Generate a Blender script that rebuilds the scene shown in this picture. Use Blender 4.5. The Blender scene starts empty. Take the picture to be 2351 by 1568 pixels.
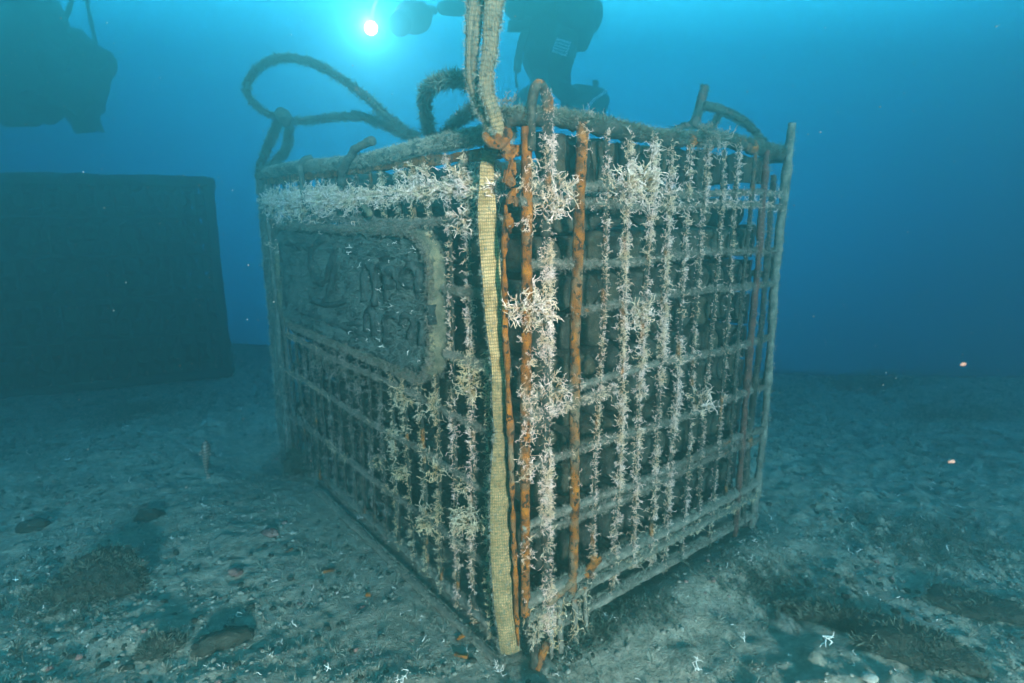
import bpy, math, random
import numpy as np
from mathutils import Vector, Matrix
R = math.radians
rng = np.random.default_rng(7)
random.seed(7)

# ------------------------------------------------------------------ camera
S = bpy.context.scene
COL = S.collection
CAM_H, PITCH, FPX = 1.04, R(12.2), 1361.0
cd = bpy.data.cameras.new('camera'); cam = bpy.data.objects.new('camera', cd); COL.objects.link(cam)
cam.location = (0, 0, CAM_H); cam.rotation_euler = (R(90) - PITCH, 0, 0)
cd.sensor_width = 36; cd.lens = FPX / 2351 * 36; cd.clip_start = 0.02; cd.clip_end = 200
cd.dof.use_dof = True; cd.dof.focus_distance = 1.45; cd.dof.aperture_fstop = 4.5
S.camera = cam

# ------------------------------------------------------------------ open water as the world
W = bpy.data.worlds.new("World"); S.world = W; W.use_nodes = True
nt = W.node_tree; nt.nodes.clear()
def N(t, kind, **kw):
    n = t.nodes.new(kind)
    for k, v in kw.items(): setattr(n, k, v)
    return n
WORLD_STRENGTH = 0.43
tc = N(nt, 'ShaderNodeTexCoord'); sep = N(nt, 'ShaderNodeSeparateXYZ')
nt.links.new(tc.outputs['Generated'], sep.inputs[0])
mr = N(nt, 'ShaderNodeMapRange'); mr.inputs[1].default_value = -1; mr.inputs[2].default_value = 1
nt.links.new(sep.outputs[2], mr.inputs[0])
cr = N(nt, 'ShaderNodeValToRGB'); nt.links.new(mr.outputs[0], cr.inputs[0])
def ramp(node, stops):
    e = node.color_ramp.elements
    while len(e) < len(stops): e.new(0.5)
    for i, (pos, c) in enumerate(stops):
        e[i].position = pos; e[i].color = (*c, 1)
ramp(cr, [(0.0, (.0, .01, .015)), (.34, (.0, .10, .10)), (.40, (.0, .45, .34)), (.49, (.05, 1.45, 1.02)), (.64, (.6, 1.85, 1.2)), (.80, (.8, 1.9, 1.35)), (1.0, (.5, 1.5, 1.15))])
glow = N(nt, 'ShaderNodeVectorMath', operation='DOT_PRODUCT')
gd = Vector((0.02, 1.0, 0.42)).normalized(); glow.inputs[1].default_value = gd
nt.links.new(tc.outputs['Generated'], glow.inputs[0])
gm = N(nt, 'ShaderNodeMapRange', interpolation_type='SMOOTHERSTEP'); gm.inputs[1].default_value = 0.45; gm.inputs[2].default_value = 1.0
nt.links.new(glow.outputs['Value'], gm.inputs[0])
mx = N(nt, 'ShaderNodeMix', data_type='RGBA', blend_type='ADD')
# open, sunlit water lies ahead; behind the camera it is deep and dim
side = N(nt, 'ShaderNodeMapRange', interpolation_type='SMOOTHSTEP'); side.inputs[1].default_value = -0.35; side.inputs[2].default_value = 0.50; side.inputs[3].default_value = 0.10; side.inputs[4].default_value = 1.0
nt.links.new(glow.outputs['Value'], side.inputs[0])
sm = N(nt, 'ShaderNodeVectorMath', operation='SCALE'); nt.links.new(cr.outputs[0], sm.inputs[0]); nt.links.new(side.outputs[0], sm.inputs['Scale'])
nt.links.new(gm.outputs[0], mx.inputs[0]); nt.links.new(sm.outputs[0], mx.inputs[6]); mx.inputs[7].default_value = (3.6, 1.8, .8, 1)
bg = N(nt, 'ShaderNodeBackground'); bg.inputs[1].default_value = WORLD_STRENGTH
nt.links.new(mx.outputs[2], bg.inputs[0])
wo = N(nt, 'ShaderNodeOutputWorld'); nt.links.new(bg.outputs[0], wo.inputs[0])

# ------------------------------------------------------------------ sun, low behind the photographer's shoulder
sd = bpy.data.lights.new('sun', 'SUN'); sun = bpy.data.objects.new('sun', sd); COL.objects.link(sun)
SUNV = Vector((0.30, -0.93, 0.23)).normalized()      # towards the sun
sun.rotation_euler = SUNV.to_track_quat('Z', 'Y').to_euler()
sd.energy = 5.0; sd.angle = R(6); sd.color = (1.0, 0.40, 0.26)

# ------------------------------------------------------------------ exposure and renderer
S.view_settings.view_transform = 'Standard'; S.view_settings.look = 'None'
S.view_settings.exposure = 4.32; S.view_settings.gamma = 1; S.view_settings.use_curve_mapping = False
S.render.engine = 'CYCLES'
cy = S.cycles
cy.use_denoising = True
try:
    cy.denoiser = 'OPENIMAGEDENOISE'; cy.denoising_prefilter = 'ACCURATE'; cy.denoising_input_passes = 'RGB_ALBEDO_NORMAL'
except Exception: pass
cy.max_bounces = 4; cy.diffuse_bounces = 2; cy.glossy_bounces = 1; cy.transmission_bounces = 2; cy.volume_bounces = 1
cy.sample_clamp_indirect = 4
cy.caustics_reflective = False; cy.caustics_refractive = False

# ------------------------------------------------------------------ survey helpers: where things stand (metres)
CX, CY = 0.022, 1.227                     # foot of the cage corner nearest the camera
dL = np.array([-.624, .7815, 0.]); dR = np.array([.7815, .624, 0.])   # along the left and the right face
nL = -dR; nR = -dL                        # outward normals of the left and the right face
C0 = np.array([CX, CY, 0.]); UP = np.array([0, 0, 1.])
LL, LR, HL, HR = 1.70, 1.02, 1.20, 1.235
def PL(t, z, off=0.): return C0 + dL * t + UP * z + nL * off
def PR(t, z, off=0.): return C0 + dR * t + UP * z + nR * off
def sight(x, y):
    v = y - 784.
    return np.array([x - 1175.5, FPX * math.cos(PITCH) - v * math.sin(PITCH), -(v * math.cos(PITCH) + FPX * math.sin(PITCH))])
def atY(x, y, Y):
    r = sight(x, y); return np.array([0, 0, CAM_H]) + r * (Y / r[1])
def atz(x, y, z=0.):
    r = sight(x, y); return np.array([0, 0, CAM_H]) + r * ((z - CAM_H) / r[2])
def on(x, y, d, off=0.):
    n = nL if d is dL else nR
    r = sight(x, y); s = (C0 @ n + off) / (r @ n); return np.array([0, 0, CAM_H]) + r * s
def onL(x, y, off=0.): return on(x, y, dL, off)
def onR(x, y, off=0.): return on(x, y, dR, off)

# ------------------------------------------------------------------ value noise
def _h(ix, iy, iz, seed):
    n = (ix.astype(np.int64) * 374761393 + iy.astype(np.int64) * 668265263 + iz.astype(np.int64) * 2147483647 + seed * 974711) & 0xffffffff
    n = ((n ^ (n >> 13)) * 1274126177) & 0xffffffff
    return ((n ^ (n >> 16)) & 0xffff) / 65535.0
def vn(P, sc=1., seed=0):
    Q = np.asarray(P, float) * sc; I = np.floor(Q).astype(np.int64); F = Q - I; F = F * F * (3 - 2 * F)
    o = 0
    for dx in (0, 1):
        for dy in (0, 1):
            for dz in (0, 1):
                w = (F[..., 0] if dx else 1 - F[..., 0]) * (F[..., 1] if dy else 1 - F[..., 1]) * (F[..., 2] if dz else 1 - F[..., 2])
                o = o + w * _h(I[..., 0] + dx, I[..., 1] + dy, I[..., 2] + dz, seed)
    return o * 2 - 1
def fbm(P, sc, octv=4, seed=0, g=.5):
    o = 0; a = 1
    for k in range(octv):
        o = o + a * vn(P, sc * 2 ** k, seed + k * 17); a *= g
    return o

# ------------------------------------------------------------------ mesh building
class G:
    def __init__(s): s.v = []; s.q = []; s.t = []; s.a = []; s.uv = []; s.n = 0
    def add(s, V, Q=None, T=None, A=None, UV=None):
        V = np.asarray(V, float).reshape(-1, 3)
        if Q is not None and len(Q): s.q.append(np.asarray(Q, np.int64) + s.n)
        if T is not None and len(T): s.t.append(np.asarray(T, np.int64) + s.n)
        s.v.append(V); s.a.append(np.zeros(len(V)) if A is None else np.asarray(A, float))
        s.uv.append(np.zeros((len(V), 2)) if UV is None else np.asarray(UV, float)); s.n += len(V)
        return s
    def mesh(s, name, smooth=True, attr=False, uv=False, mat=None):
        me = bpy.data.meshes.new(name)
        V = np.concatenate(s.v)
        Q = np.concatenate(s.q) if s.q else np.zeros((0, 4), np.int64)
        T = np.concatenate(s.t) if s.t else np.zeros((0, 3), np.int64)
        me.vertices.add(len(V)); me.vertices.foreach_set('co', V.ravel().astype(np.float32))
        lp = np.concatenate([Q.ravel(), T.ravel()]).astype(np.int32)
        me.loops.add(len(lp)); me.loops.foreach_set('vertex_index', lp)
        n = len(Q) + len(T); me.polygons.add(n)
        st = np.concatenate([np.arange(len(Q)) * 4, len(Q) * 4 + np.arange(len(T)) * 3]).astype(np.int32)
        me.polygons.foreach_set('loop_start', st)
        me.polygons.foreach_set('use_smooth', np.full(n, smooth))
        if uv:
            U = np.concatenate(s.uv)[lp]
            me.uv_layers.new(name='UVMap').data.foreach_set('uv', U.ravel().astype(np.float32))
        if attr:
            me.attributes.new('tip', 'FLOAT', 'POINT').data.foreach_set('value', np.concatenate(s.a).astype(np.float32))
        me.update(calc_edges=True); me.validate()
        if mat: me.materials.append(mat)
        return me
def link(name, me, parent=None, kind=None, label=None, cat=None, group=None):
    o = bpy.data.objects.new(name, me); COL.objects.link(o)
    if parent is not None:
        o.parent = parent
        if parent.type == 'EMPTY': o.matrix_parent_inverse = parent.matrix_basis.inverted()
    if kind: o['kind'] = kind
    if label: o['label'] = label
    if cat: o['category'] = cat
    if group: o['group'] = group
    return o
def empty(name, loc, label, cat, group=None):
    o = bpy.data.objects.new(name, None); COL.objects.link(o); o.location = tuple(loc); o.empty_display_size = .05
    o['label'] = label; o['category'] = cat
    if group: o['group'] = group
    bpy.context.view_layer.update()
    return o

def resample(P, ds):
    P = np.asarray(P, float); L = np.r_[0, np.cumsum(np.linalg.norm(np.diff(P, axis=0), axis=1))]
    n = max(2, int(L[-1] / ds) + 1); s = np.linspace(0, L[-1], n)
    return np.stack([np.interp(s, L, P[:, k]) for k in range(3)], 1), s, s / max(L[-1], 1e-9)
def smooth_path(P, per=10):
    P = [np.asarray(q, float) for q in P]; Q = [P[0]] + P + [P[-1]]; out = []
    for i in range(1, len(Q) - 2):
        a, b, c, d = Q[i - 1:i + 3]
        for k in range(per):
            t = k / per
            out.append(.5 * ((2 * b) + (-a + c) * t + (2 * a - 5 * b + 4 * c - d) * t * t + (-a + 3 * b - 3 * c + d) * t ** 3))
    out.append(P[-1]); return np.array(out)
def frames(P):
    T = np.gradient(P, axis=0); T /= np.linalg.norm(T, axis=1)[:, None] + 1e-12
    ref = np.array([0, 0, 1.]) if abs(T[0][2]) < .9 else np.array([0, 1., 0])
    U = []; u = np.cross(T[0], ref); u /= np.linalg.norm(u)
    for k in range(len(P)):
        u = u - T[k] * (u @ T[k]); u /= np.linalg.norm(u) + 1e-12; U.append(u)
    U = np.array(U); V = np.cross(T, U); return T, U, V
def tube(g, P, r, n=8, ds=.012, lump=.15, lsc=60., seed=0, cap=True, r2=None):
    P, s, k = resample(P, ds); T, U, V = frames(P)
    a = np.arange(n) * 2 * math.pi / n
    rr = r * np.ones(len(P)) if r2 is None else r + (r2 - r) * k
    ring = P[:, None, :] + (U[:, None, :] * np.cos(a)[None, :, None] + V[:, None, :] * np.sin(a)[None, :, None]) * rr[:, None, None]
    if lump:
        d = 1 + lump * fbm(ring, lsc, 3, seed) + lump * .8 * vn(ring, lsc * .25, seed + 5)
        ring = P[:, None, :] + (ring - P[:, None, :]) * d[..., None]
    m = len(P); i = np.arange(m - 1)[:, None] * n; j = np.arange(n)[None, :]; j2 = (j + 1) % n
    Q = np.stack([i + j, i + j2, i + n + j2, i + n + j], -1).reshape(-1, 4)
    VV = ring.reshape(-1, 3); Tt = []
    if cap:
        VV = np.concatenate([VV, P[:1], P[-1:]]); c0, c1 = m * n, m * n + 1
        for q in range(n):
            Tt.append((c0, (q + 1) % n, q)); Tt.append((c1, (m - 1) * n + q, (m - 1) * n + (q + 1) % n))
    uv = None
    if not cap: uv = np.stack([np.tile(j, (m, 1)).ravel() / n, np.repeat(s, n)], 1)
    g.add(VV, Q, Tt, UV=uv); return P, s
def boxpts(g, c, ax, ay, az, lump=0., seed=0, nx=1, ny=1, nz=1):
    """box from centre and three half-axis vectors, subdivided and roughened"""
    c, ax, ay, az = [np.asarray(q, float) for q in (c, ax, ay, az)]
    def face(o, u, v, nu, nv):
        a = np.linspace(-1, 1, nu + 1); b = np.linspace(-1, 1, nv + 1)
        A, B = np.meshgrid(a, b, indexing='ij')
        P = c + o + A[..., None] * u + B[..., None] * v
        if lump: P = P + np.stack([vn(P, 40, seed), vn(P, 40, seed + 1), vn(P, 40, seed + 2)], -1) * lump
        i = np.arange(nu)[:, None] * (nv + 1); j = np.arange(nv)[None, :]
        g.add(P.reshape(-1, 3), np.stack([i + j, i + nv + 1 + j, i + nv + 2 + j, i + j + 1], -1).reshape(-1, 4))
    face(az, ax, ay, nx, ny); face(-az, ay, ax, ny, nx); face(ay, az, ax, nz, nx); face(-ay, ax, az, nx, nz)
    face(ax, ay, az, ny, nz); face(-ax, az, ay, nz, ny)
def blob(g, c, r, sub=2, lump=.3, sc=1.2, seed=0, squash=(1, 1, 1), rot=0.):
    import bmesh
    key = ('ico', sub)
    if key not in _ico:
        bm = bmesh.new(); bmesh.ops.create_icosphere(bm, subdivisions=sub, radius=1)
        _ico[key] = (np.array([v.co[:] for v in bm.verts]), np.array([[v.index for v in f.verts] for f in bm.faces])); bm.free()
    V, F = _ico[key]
    d = 1 + lump * fbm(V + seed * 3.7, sc, 3, seed)
    P = V * d[:, None] * r * np.array(squash)
    ca, sa = math.cos(rot), math.sin(rot)
    P = P @ np.array([[ca, sa, 0], [-sa, ca, 0], [0, 0, 1]])
    g.add(P + np.asarray(c), None, F)
_ico = {}

# ------------------------------------------------------------------ templates of living growth
def seg_tube(pts, rad, A):
    V, T, at = [], [], []
    pts = np.array(pts); Tn, U, W_ = frames(pts)
    for k in range(len(pts)):
        for q in range(3):
            a = q * 2.0944; V.append(pts[k] + (U[k] * math.cos(a) + W_[k] * math.sin(a)) * rad[k]); at.append(A[k])
    for k in range(len(pts) - 1):
        for q in range(3):
            a, b = k * 3 + q, k * 3 + (q + 1) % 3
            T += [(a, b, b + 3), (a, b + 3, a + 3)]
    return V, T, at
def sprig(rs, branches=4, length=1., thick=.06, curl=.5, segs=4):
    V, T, A = [], [], []
    def grow(p, d, L, r, t0, depth):
        pts = [p]; rad = [r]; at = [t0]; dd = d.copy()
        for k in range(segs if depth == 0 else 3):
            dd = dd + rs.normal(0, curl * .45, 3); dd /= np.linalg.norm(dd)
            p = p + dd * L / (segs if depth == 0 else 3); pts.append(p)
            rad.append(r * (1 - .55 * (k + 1) / segs)); at.append(min(1, t0 + (k + 1) / segs * (.6 if depth == 0 else .5)))
        v, t, a = seg_tube(pts, rad, at); n = len(V); V.extend(v); T.extend([(x + n, y + n, z + n) for x, y, z in t]); A.extend(a)
        if depth == 0:
            for b in range(branches):
                k = 1 + rs.integers(0, segs); nd = dd * .5 + rs.normal(0, .75, 3); nd /= np.linalg.norm(nd)
                grow(pts[k], nd, L * rs.uniform(.3, .55), r * .8, at[k], 1)
    grow(np.zeros(3), np.array([0, 0, 1.]), length, thick, 0., 0)
    return np.array(V), np.array(T), np.array(A)
rs = np.random.default_rng(3)
SPRIG = [sprig(rs, branches=b, thick=.040, curl=c) for b, c in ((3, .7), (5, .9), (6, .8), (7, .7), (2, .5), (4, 1.1), (8, .9), (5, .6), (1, .8), (6, 1.2))]
TWIG = [sprig(rs, branches=b, thick=.07, curl=.9, segs=3) for b in (1, 2, 2, 1, 3)]
def hair(rs, n=6):
    V, T, A = [], [], []
    for k in range(n):
        d = rs.normal(0, .55, 3); d[2] = 1; d /= np.linalg.norm(d); b = rs.normal(0, .12, 3); b[2] = 0
        s = np.cross(d, rs.normal(0, 1, 3)); s /= np.linalg.norm(s); L = rs.uniform(.5, 1.)
        m = b + d * L * .55; e = b + d * L + rs.normal(0, .15, 3); i = len(V)
        V += [b - s * .06, b + s * .06, m - s * .045, m + s * .045, e]; T += [(i, i + 1, i + 3), (i, i + 3, i + 2), (i + 2, i + 3, i + 4)]; A += [0, 0, .5, .5, 1]
    return np.array(V), np.array(T), np.array(A)
HAIR = [hair(rs) for _ in range(6)]
def scatter(g, tpl, P, D, size):
    """place templates at points P along directions D"""
    P = np.asarray(P); D = np.asarray(D); n = len(P)
    if n == 0: return
    D = D / (np.linalg.norm(D, axis=1)[:, None] + 1e-9)
    a = rng.normal(size=(n, 3)); U = np.cross(D, a); U /= np.linalg.norm(U, axis=1)[:, None] + 1e-9; Wv = np.cross(D, U)
    M = np.stack([U, Wv, D], -1) * np.asarray(size).reshape(-1, 1, 1)
    pick = rng.integers(0, len(tpl), n)
    for k, (V, T, A) in enumerate(tpl):
        idx = np.nonzero(pick == k)[0]
        if len(idx) == 0: continue
        VV = np.einsum('nij,vj->nvi', M[idx], V) + P[idx][:, None, :]
        TT = T[None] + (np.arange(len(idx)) * len(V))[:, None, None]
        g.add(VV.reshape(-1, 3), None, TT.reshape(-1, 3), np.tile(A, len(idx)))
def along(P, r, n, seed=0, dens=None, out=None, outw=0.):
    """n random points on a tube round path P (dens: function of (pos) giving 0..1)"""
    Pr, s, k = resample(P, .004); T, U, V = frames(Pr)
    i = rng.integers(0, len(Pr), n)
    if dens is not None: i = i[rng.random(len(i)) < dens(Pr[i])]
    a = rng.uniform(0, 2 * math.pi, len(i)); D = U[i] * np.cos(a)[:, None] + V[i] * np.sin(a)[:, None]
    if out is not None and outw:
        flip = (D @ out) < -.25; D[flip] *= -1
    pos = Pr[i] + D * r * .8
    D = D + rng.normal(0, .45, D.shape)
    return pos, D

# ------------------------------------------------------------------ materials
def material(name, stops, scale=8., detail=6., rough=.95, bump=.0, bscale=None, stops2=None, mix2=None, coord='Object', spec=.2, rand=False, top=None, speck=None):
    m = bpy.data.materials.new(name); m.use_nodes = True; t = m.node_tree; b = t.nodes['Principled BSDF']
    b.inputs['Roughness'].default_value = rough; b.inputs['Specular IOR Level'].default_value = spec
    co = N(t, 'ShaderNodeTexCoord'); vec = co.outputs[coord]
    if rand:
        oi = N(t, 'ShaderNodeObjectInfo'); ml = N(t, 'ShaderNodeVectorMath', operation='MULTIPLY_ADD')
        t.links.new(oi.outputs['Random'], ml.inputs[0]); ml.inputs[1].default_value = (17, 31, 23); t.links.new(vec, ml.inputs[2]); vec = ml.outputs[0]
    def noise(sc, det=detail, ro=.6):
        n = N(t, 'ShaderNodeTexNoise'); n.inputs['Scale'].default_value = sc; n.inputs['Detail'].default_value = det; n.inputs['Roughness'].default_value = ro
        t.links.new(vec, n.inputs['Vector']); return n
    n1 = noise(scale); r1 = N(t, 'ShaderNodeValToRGB'); t.links.new(n1.outputs[0], r1.inputs[0]); ramp(r1, stops); colr = r1.outputs[0]
    def mixc(f, a, bb):
        x = N(t, 'ShaderNodeMix', data_type='RGBA'); t.links.new(f, x.inputs[0]); t.links.new(a, x.inputs[6])
        if isinstance(bb, tuple): x.inputs[7].default_value = (*bb, 1)
        else: t.links.new(bb, x.inputs[7])
        return x.outputs[2]
    def rng_(src, a, b_):
        q = N(t, 'ShaderNodeMapRange'); q.inputs[1].default_value = a; q.inputs[2].default_value = b_; t.links.new(src, q.inputs[0]); return q.outputs[0]
    if stops2:
        n3 = noise(scale * 1.7); r3 = N(t, 'ShaderNodeValToRGB'); t.links.new(n3.outputs[0], r3.inputs[0]); ramp(r3, stops2)
        n2 = noise(mix2[0], 4); colr = mixc(rng_(n2.outputs[0], mix2[1], mix2[2]), colr, r3.outputs[0])
    if top:      # silt that has settled on upward faces
        ge = N(t, 'ShaderNodeNewGeometry'); sx = N(t, 'ShaderNodeSeparateXYZ'); t.links.new(ge.outputs['Normal'], sx.inputs[0])
        n4 = noise(35, 4); ad = N(t, 'ShaderNodeMath', operation='MULTIPLY_ADD'); t.links.new(n4.outputs[0], ad.inputs[0]); ad.inputs[1].default_value = .9; t.links.new(sx.outputs[2], ad.inputs[2])
        colr = mixc(rng_(ad.outputs[0], top[1], top[2]), colr, top[0])
    if speck:
        n5 = noise(speck[1], 2); colr = mixc(rng_(n5.outputs[0], speck[2], speck[2] + .05), colr, speck[0])
    t.links.new(colr, b.inputs['Base Color'])
    if bump:
        nb = noise(bscale or scale * 3, 5, .7); bp = N(t, 'ShaderNodeBump'); bp.inputs['Strength'].default_value = 1; bp.inputs['Distance'].default_value = bump
        t.links.new(nb.outputs[0], bp.inputs['Height']); t.links.new(bp.outputs[0], b.inputs['Normal'])
    m['_'] = 0
    return m
def growth_mat(name, base, tipA, tipB, sc=14.):
    m = bpy.data.materials.new(name); m.use_nodes = True; t = m.node_tree; b = t.nodes['Principled BSDF']
    b.inputs['Roughness'].default_value = .75; b.inputs['Specular IOR Level'].default_value = .15
    at = N(t, 'ShaderNodeAttribute', attribute_name='tip'); co = N(t, 'ShaderNodeTexCoord')
    n = N(t, 'ShaderNodeTexNoise'); n.inputs['Scale'].default_value = sc; n.inputs['Detail'].default_value = 3; t.links.new(co.outputs['Object'], n.inputs['Vector'])
    q = N(t, 'ShaderNodeMapRange'); q.inputs[1].default_value = .42; q.inputs[2].default_value = .6; t.links.new(n.outputs[0], q.inputs[0])
    x = N(t, 'ShaderNodeMix', data_type='RGBA'); t.links.new(q.outputs[0], x.inputs[0]); x.inputs[6].default_value = (*tipA, 1); x.inputs[7].default_value = (*tipB, 1)
    y = N(t, 'ShaderNodeMix', data_type='RGBA')
    q2 = N(t, 'ShaderNodeMapRange'); q2.inputs[1].default_value = .0; q2.inputs[2].default_value = .62; t.links.new(at.outputs['Fac'], q2.inputs[0])
    t.links.new(q2.outputs[0], y.inputs[0]); y.inputs[6].default_value = (*base, 1); t.links.new(x.outputs[2], y.inputs[7]); t.links.new(y.outputs[2], b.inputs['Base Color'])
    return m
RUST = [(.25, (.03, .011, .005)), (.42, (.12, .042, .008)), (.55, (.24, .075, .006)), (.72, (.42, .155, .010))]
SILT = [(.3, (.008, .008, .006)), (.5, (.028, .027, .021)), (.7, (.08, .077, .06))]
M = {}
M['rust'] = material('rusty_iron', RUST, 34, detail=10, bump=.006, bscale=130, stops2=[(.3, (.05, .035, .022)), (.7, (.22, .16, .10))], mix2=(12, .50, .64), coord='Object', speck=((.025, .012, .008), 75, .57))
M['dull_rust'] = material('dull_rust', [(.3, (.03, .014, .012)), (.6, (.12, .05, .035))], 40, bump=.003)
M['bar'] = material('silted_iron', SILT, 40, bump=.003, bscale=120, stops2=RUST, mix2=(7, .60, .67))
M['bar_rusty'] = material('half_silted_iron', RUST, 40, bump=.003, bscale=120, stops2=SILT, mix2=(11, .36, .46))
M['bar_silt'] = material('thickly_silted_iron', [(.3, (.05, .047, .037)), (.5, (.14, .13, .105)), (.7, (.26, .245, .20))], 50, bump=.004, bscale=110, stops2=RUST, mix2=(8, .63, .68), top=((.09, .09, .075), .8, 1.3))
M['bottle'] = material('silted_glass', [(.3, (.006, .0055, .004)), (.5, (.026, .024, .018)), (.72, (.07, .063, .047))], 28, detail=8, bump=.006, bscale=70, stops2=[(.3, (.02, .017, .010)), (.7, (.07, .055, .032))], mix2=(6, .45, .6), rand=True, speck=((.22, .2, .16), 260, .66))
M['dark'] = material('dark_silted_wood', [(.3, (.005, .0045, .0035)), (.7, (.025, .022, .017))], 30, bump=.005)
M['fuzzrail'] = material('felted_fibre', [(.3, (.03, .035, .03)), (.5, (.08, .09, .078)), (.72, (.15, .165, .14))], 60, detail=8, bump=.004, bscale=160)
M['rope'] = material('weedy_rope', [(.3, (.03, .04, .032)), (.6, (.09, .11, .09)), (.8, (.16, .15, .11))], 70, bump=.004, bscale=140, stops2=[(.3, (.2, .08, .06)), (.7, (.34, .17, .13))], mix2=(5, .54, .66))
M['plate'] = material('weed_felted_plate', [(.28, (.008, .012, .012)), (.5, (.03, .042, .040)), (.72, (.085, .11, .10))], 34, detail=9, bump=.010, bscale=75, speck=((.3, .36, .32), 190, .68))
M['rim'] = material('felted_rim', [(.3, (.05, .048, .03)), (.5, (.13, .12, .08)), (.7, (.26, .21, .11))], 26, detail=8, bump=.004, bscale=170)
M['growth'] = growth_mat('white_polyps', (.30, .14, .03), (.92, .70, .64), (.74, .55, .38), 30)
M['growth_tan'] = growth_mat('tan_polyps', (.25, .13, .03), (.66, .50, .30), (.60, .54, .42))
M['growth_grey'] = growth_mat('grey_polyps', (.07, .05, .03), (.36, .31, .27), (.20, .17, .13))
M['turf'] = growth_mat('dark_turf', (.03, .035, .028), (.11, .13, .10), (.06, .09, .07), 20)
M['turf_light'] = growth_mat('pale_turf', (.10, .10, .08), (.26, .27, .22), (.18, .20, .16), 20)
M['turf_grey'] = growth_mat('grey_brown_turf', (.05, .045, .035), (.22, .20, .165), (.13, .118, .09), 25)
M['turf_teal'] = growth_mat('green_grey_turf', (.03, .042, .038), (.11, .15, .135), (.065, .095, .09), 20)
M['white'] = material('bleached_polyp', [(.3, (.62, .62, .58)), (.7, (.85, .85, .80))], 20)
M['shell'] = material('old_shell', [(.3, (.20, .18, .14)), (.6, (.42, .40, .34))], 60, rough=.5, bump=.001)
M['rock'] = material('weedy_rock', [(.3, (.012, .014, .01)), (.7, (.05, .055, .042))], 30, detail=8, bump=.01, bscale=60, speck=((.14, .14, .11), 150, .66))
M['stone'] = material('silty_stone', [(.3, (.10, .10, .082)), (.6, (.25, .25, .21))], 40, detail=8, bump=.004, rand=True)
M['redstone'] = material('reddish_pebble', [(.3, (.10, .05, .045)), (.6, (.24, .14, .12))], 40, detail=8, bump=.004, rand=True)
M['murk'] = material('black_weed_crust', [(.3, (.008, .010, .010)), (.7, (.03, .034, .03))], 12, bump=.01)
M['suit'] = material('black_neoprene', [(.3, (.010, .012, .014)), (.7, (.03, .032, .035))], 20, rough=.7)
M['suit2'] = material('dark_blue_nylon', [(.3, (.01, .02, .05)), (.7, (.02, .04, .08))], 20, rough=.7)
M['metal'] = material('grey_painted_metal', [(.3, (.16, .17, .18)), (.7, (.25, .26, .27))], 10, rough=.45)
M['pale'] = material('pale_label', [(.3, (.55, .58, .60)), (.7, (.7, .72, .72))], 10, rough=.6)
M['skin'] = material('skin', [(.3, (.45, .27, .20)), (.7, (.5, .31, .23))], 10, rough=.6)

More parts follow.
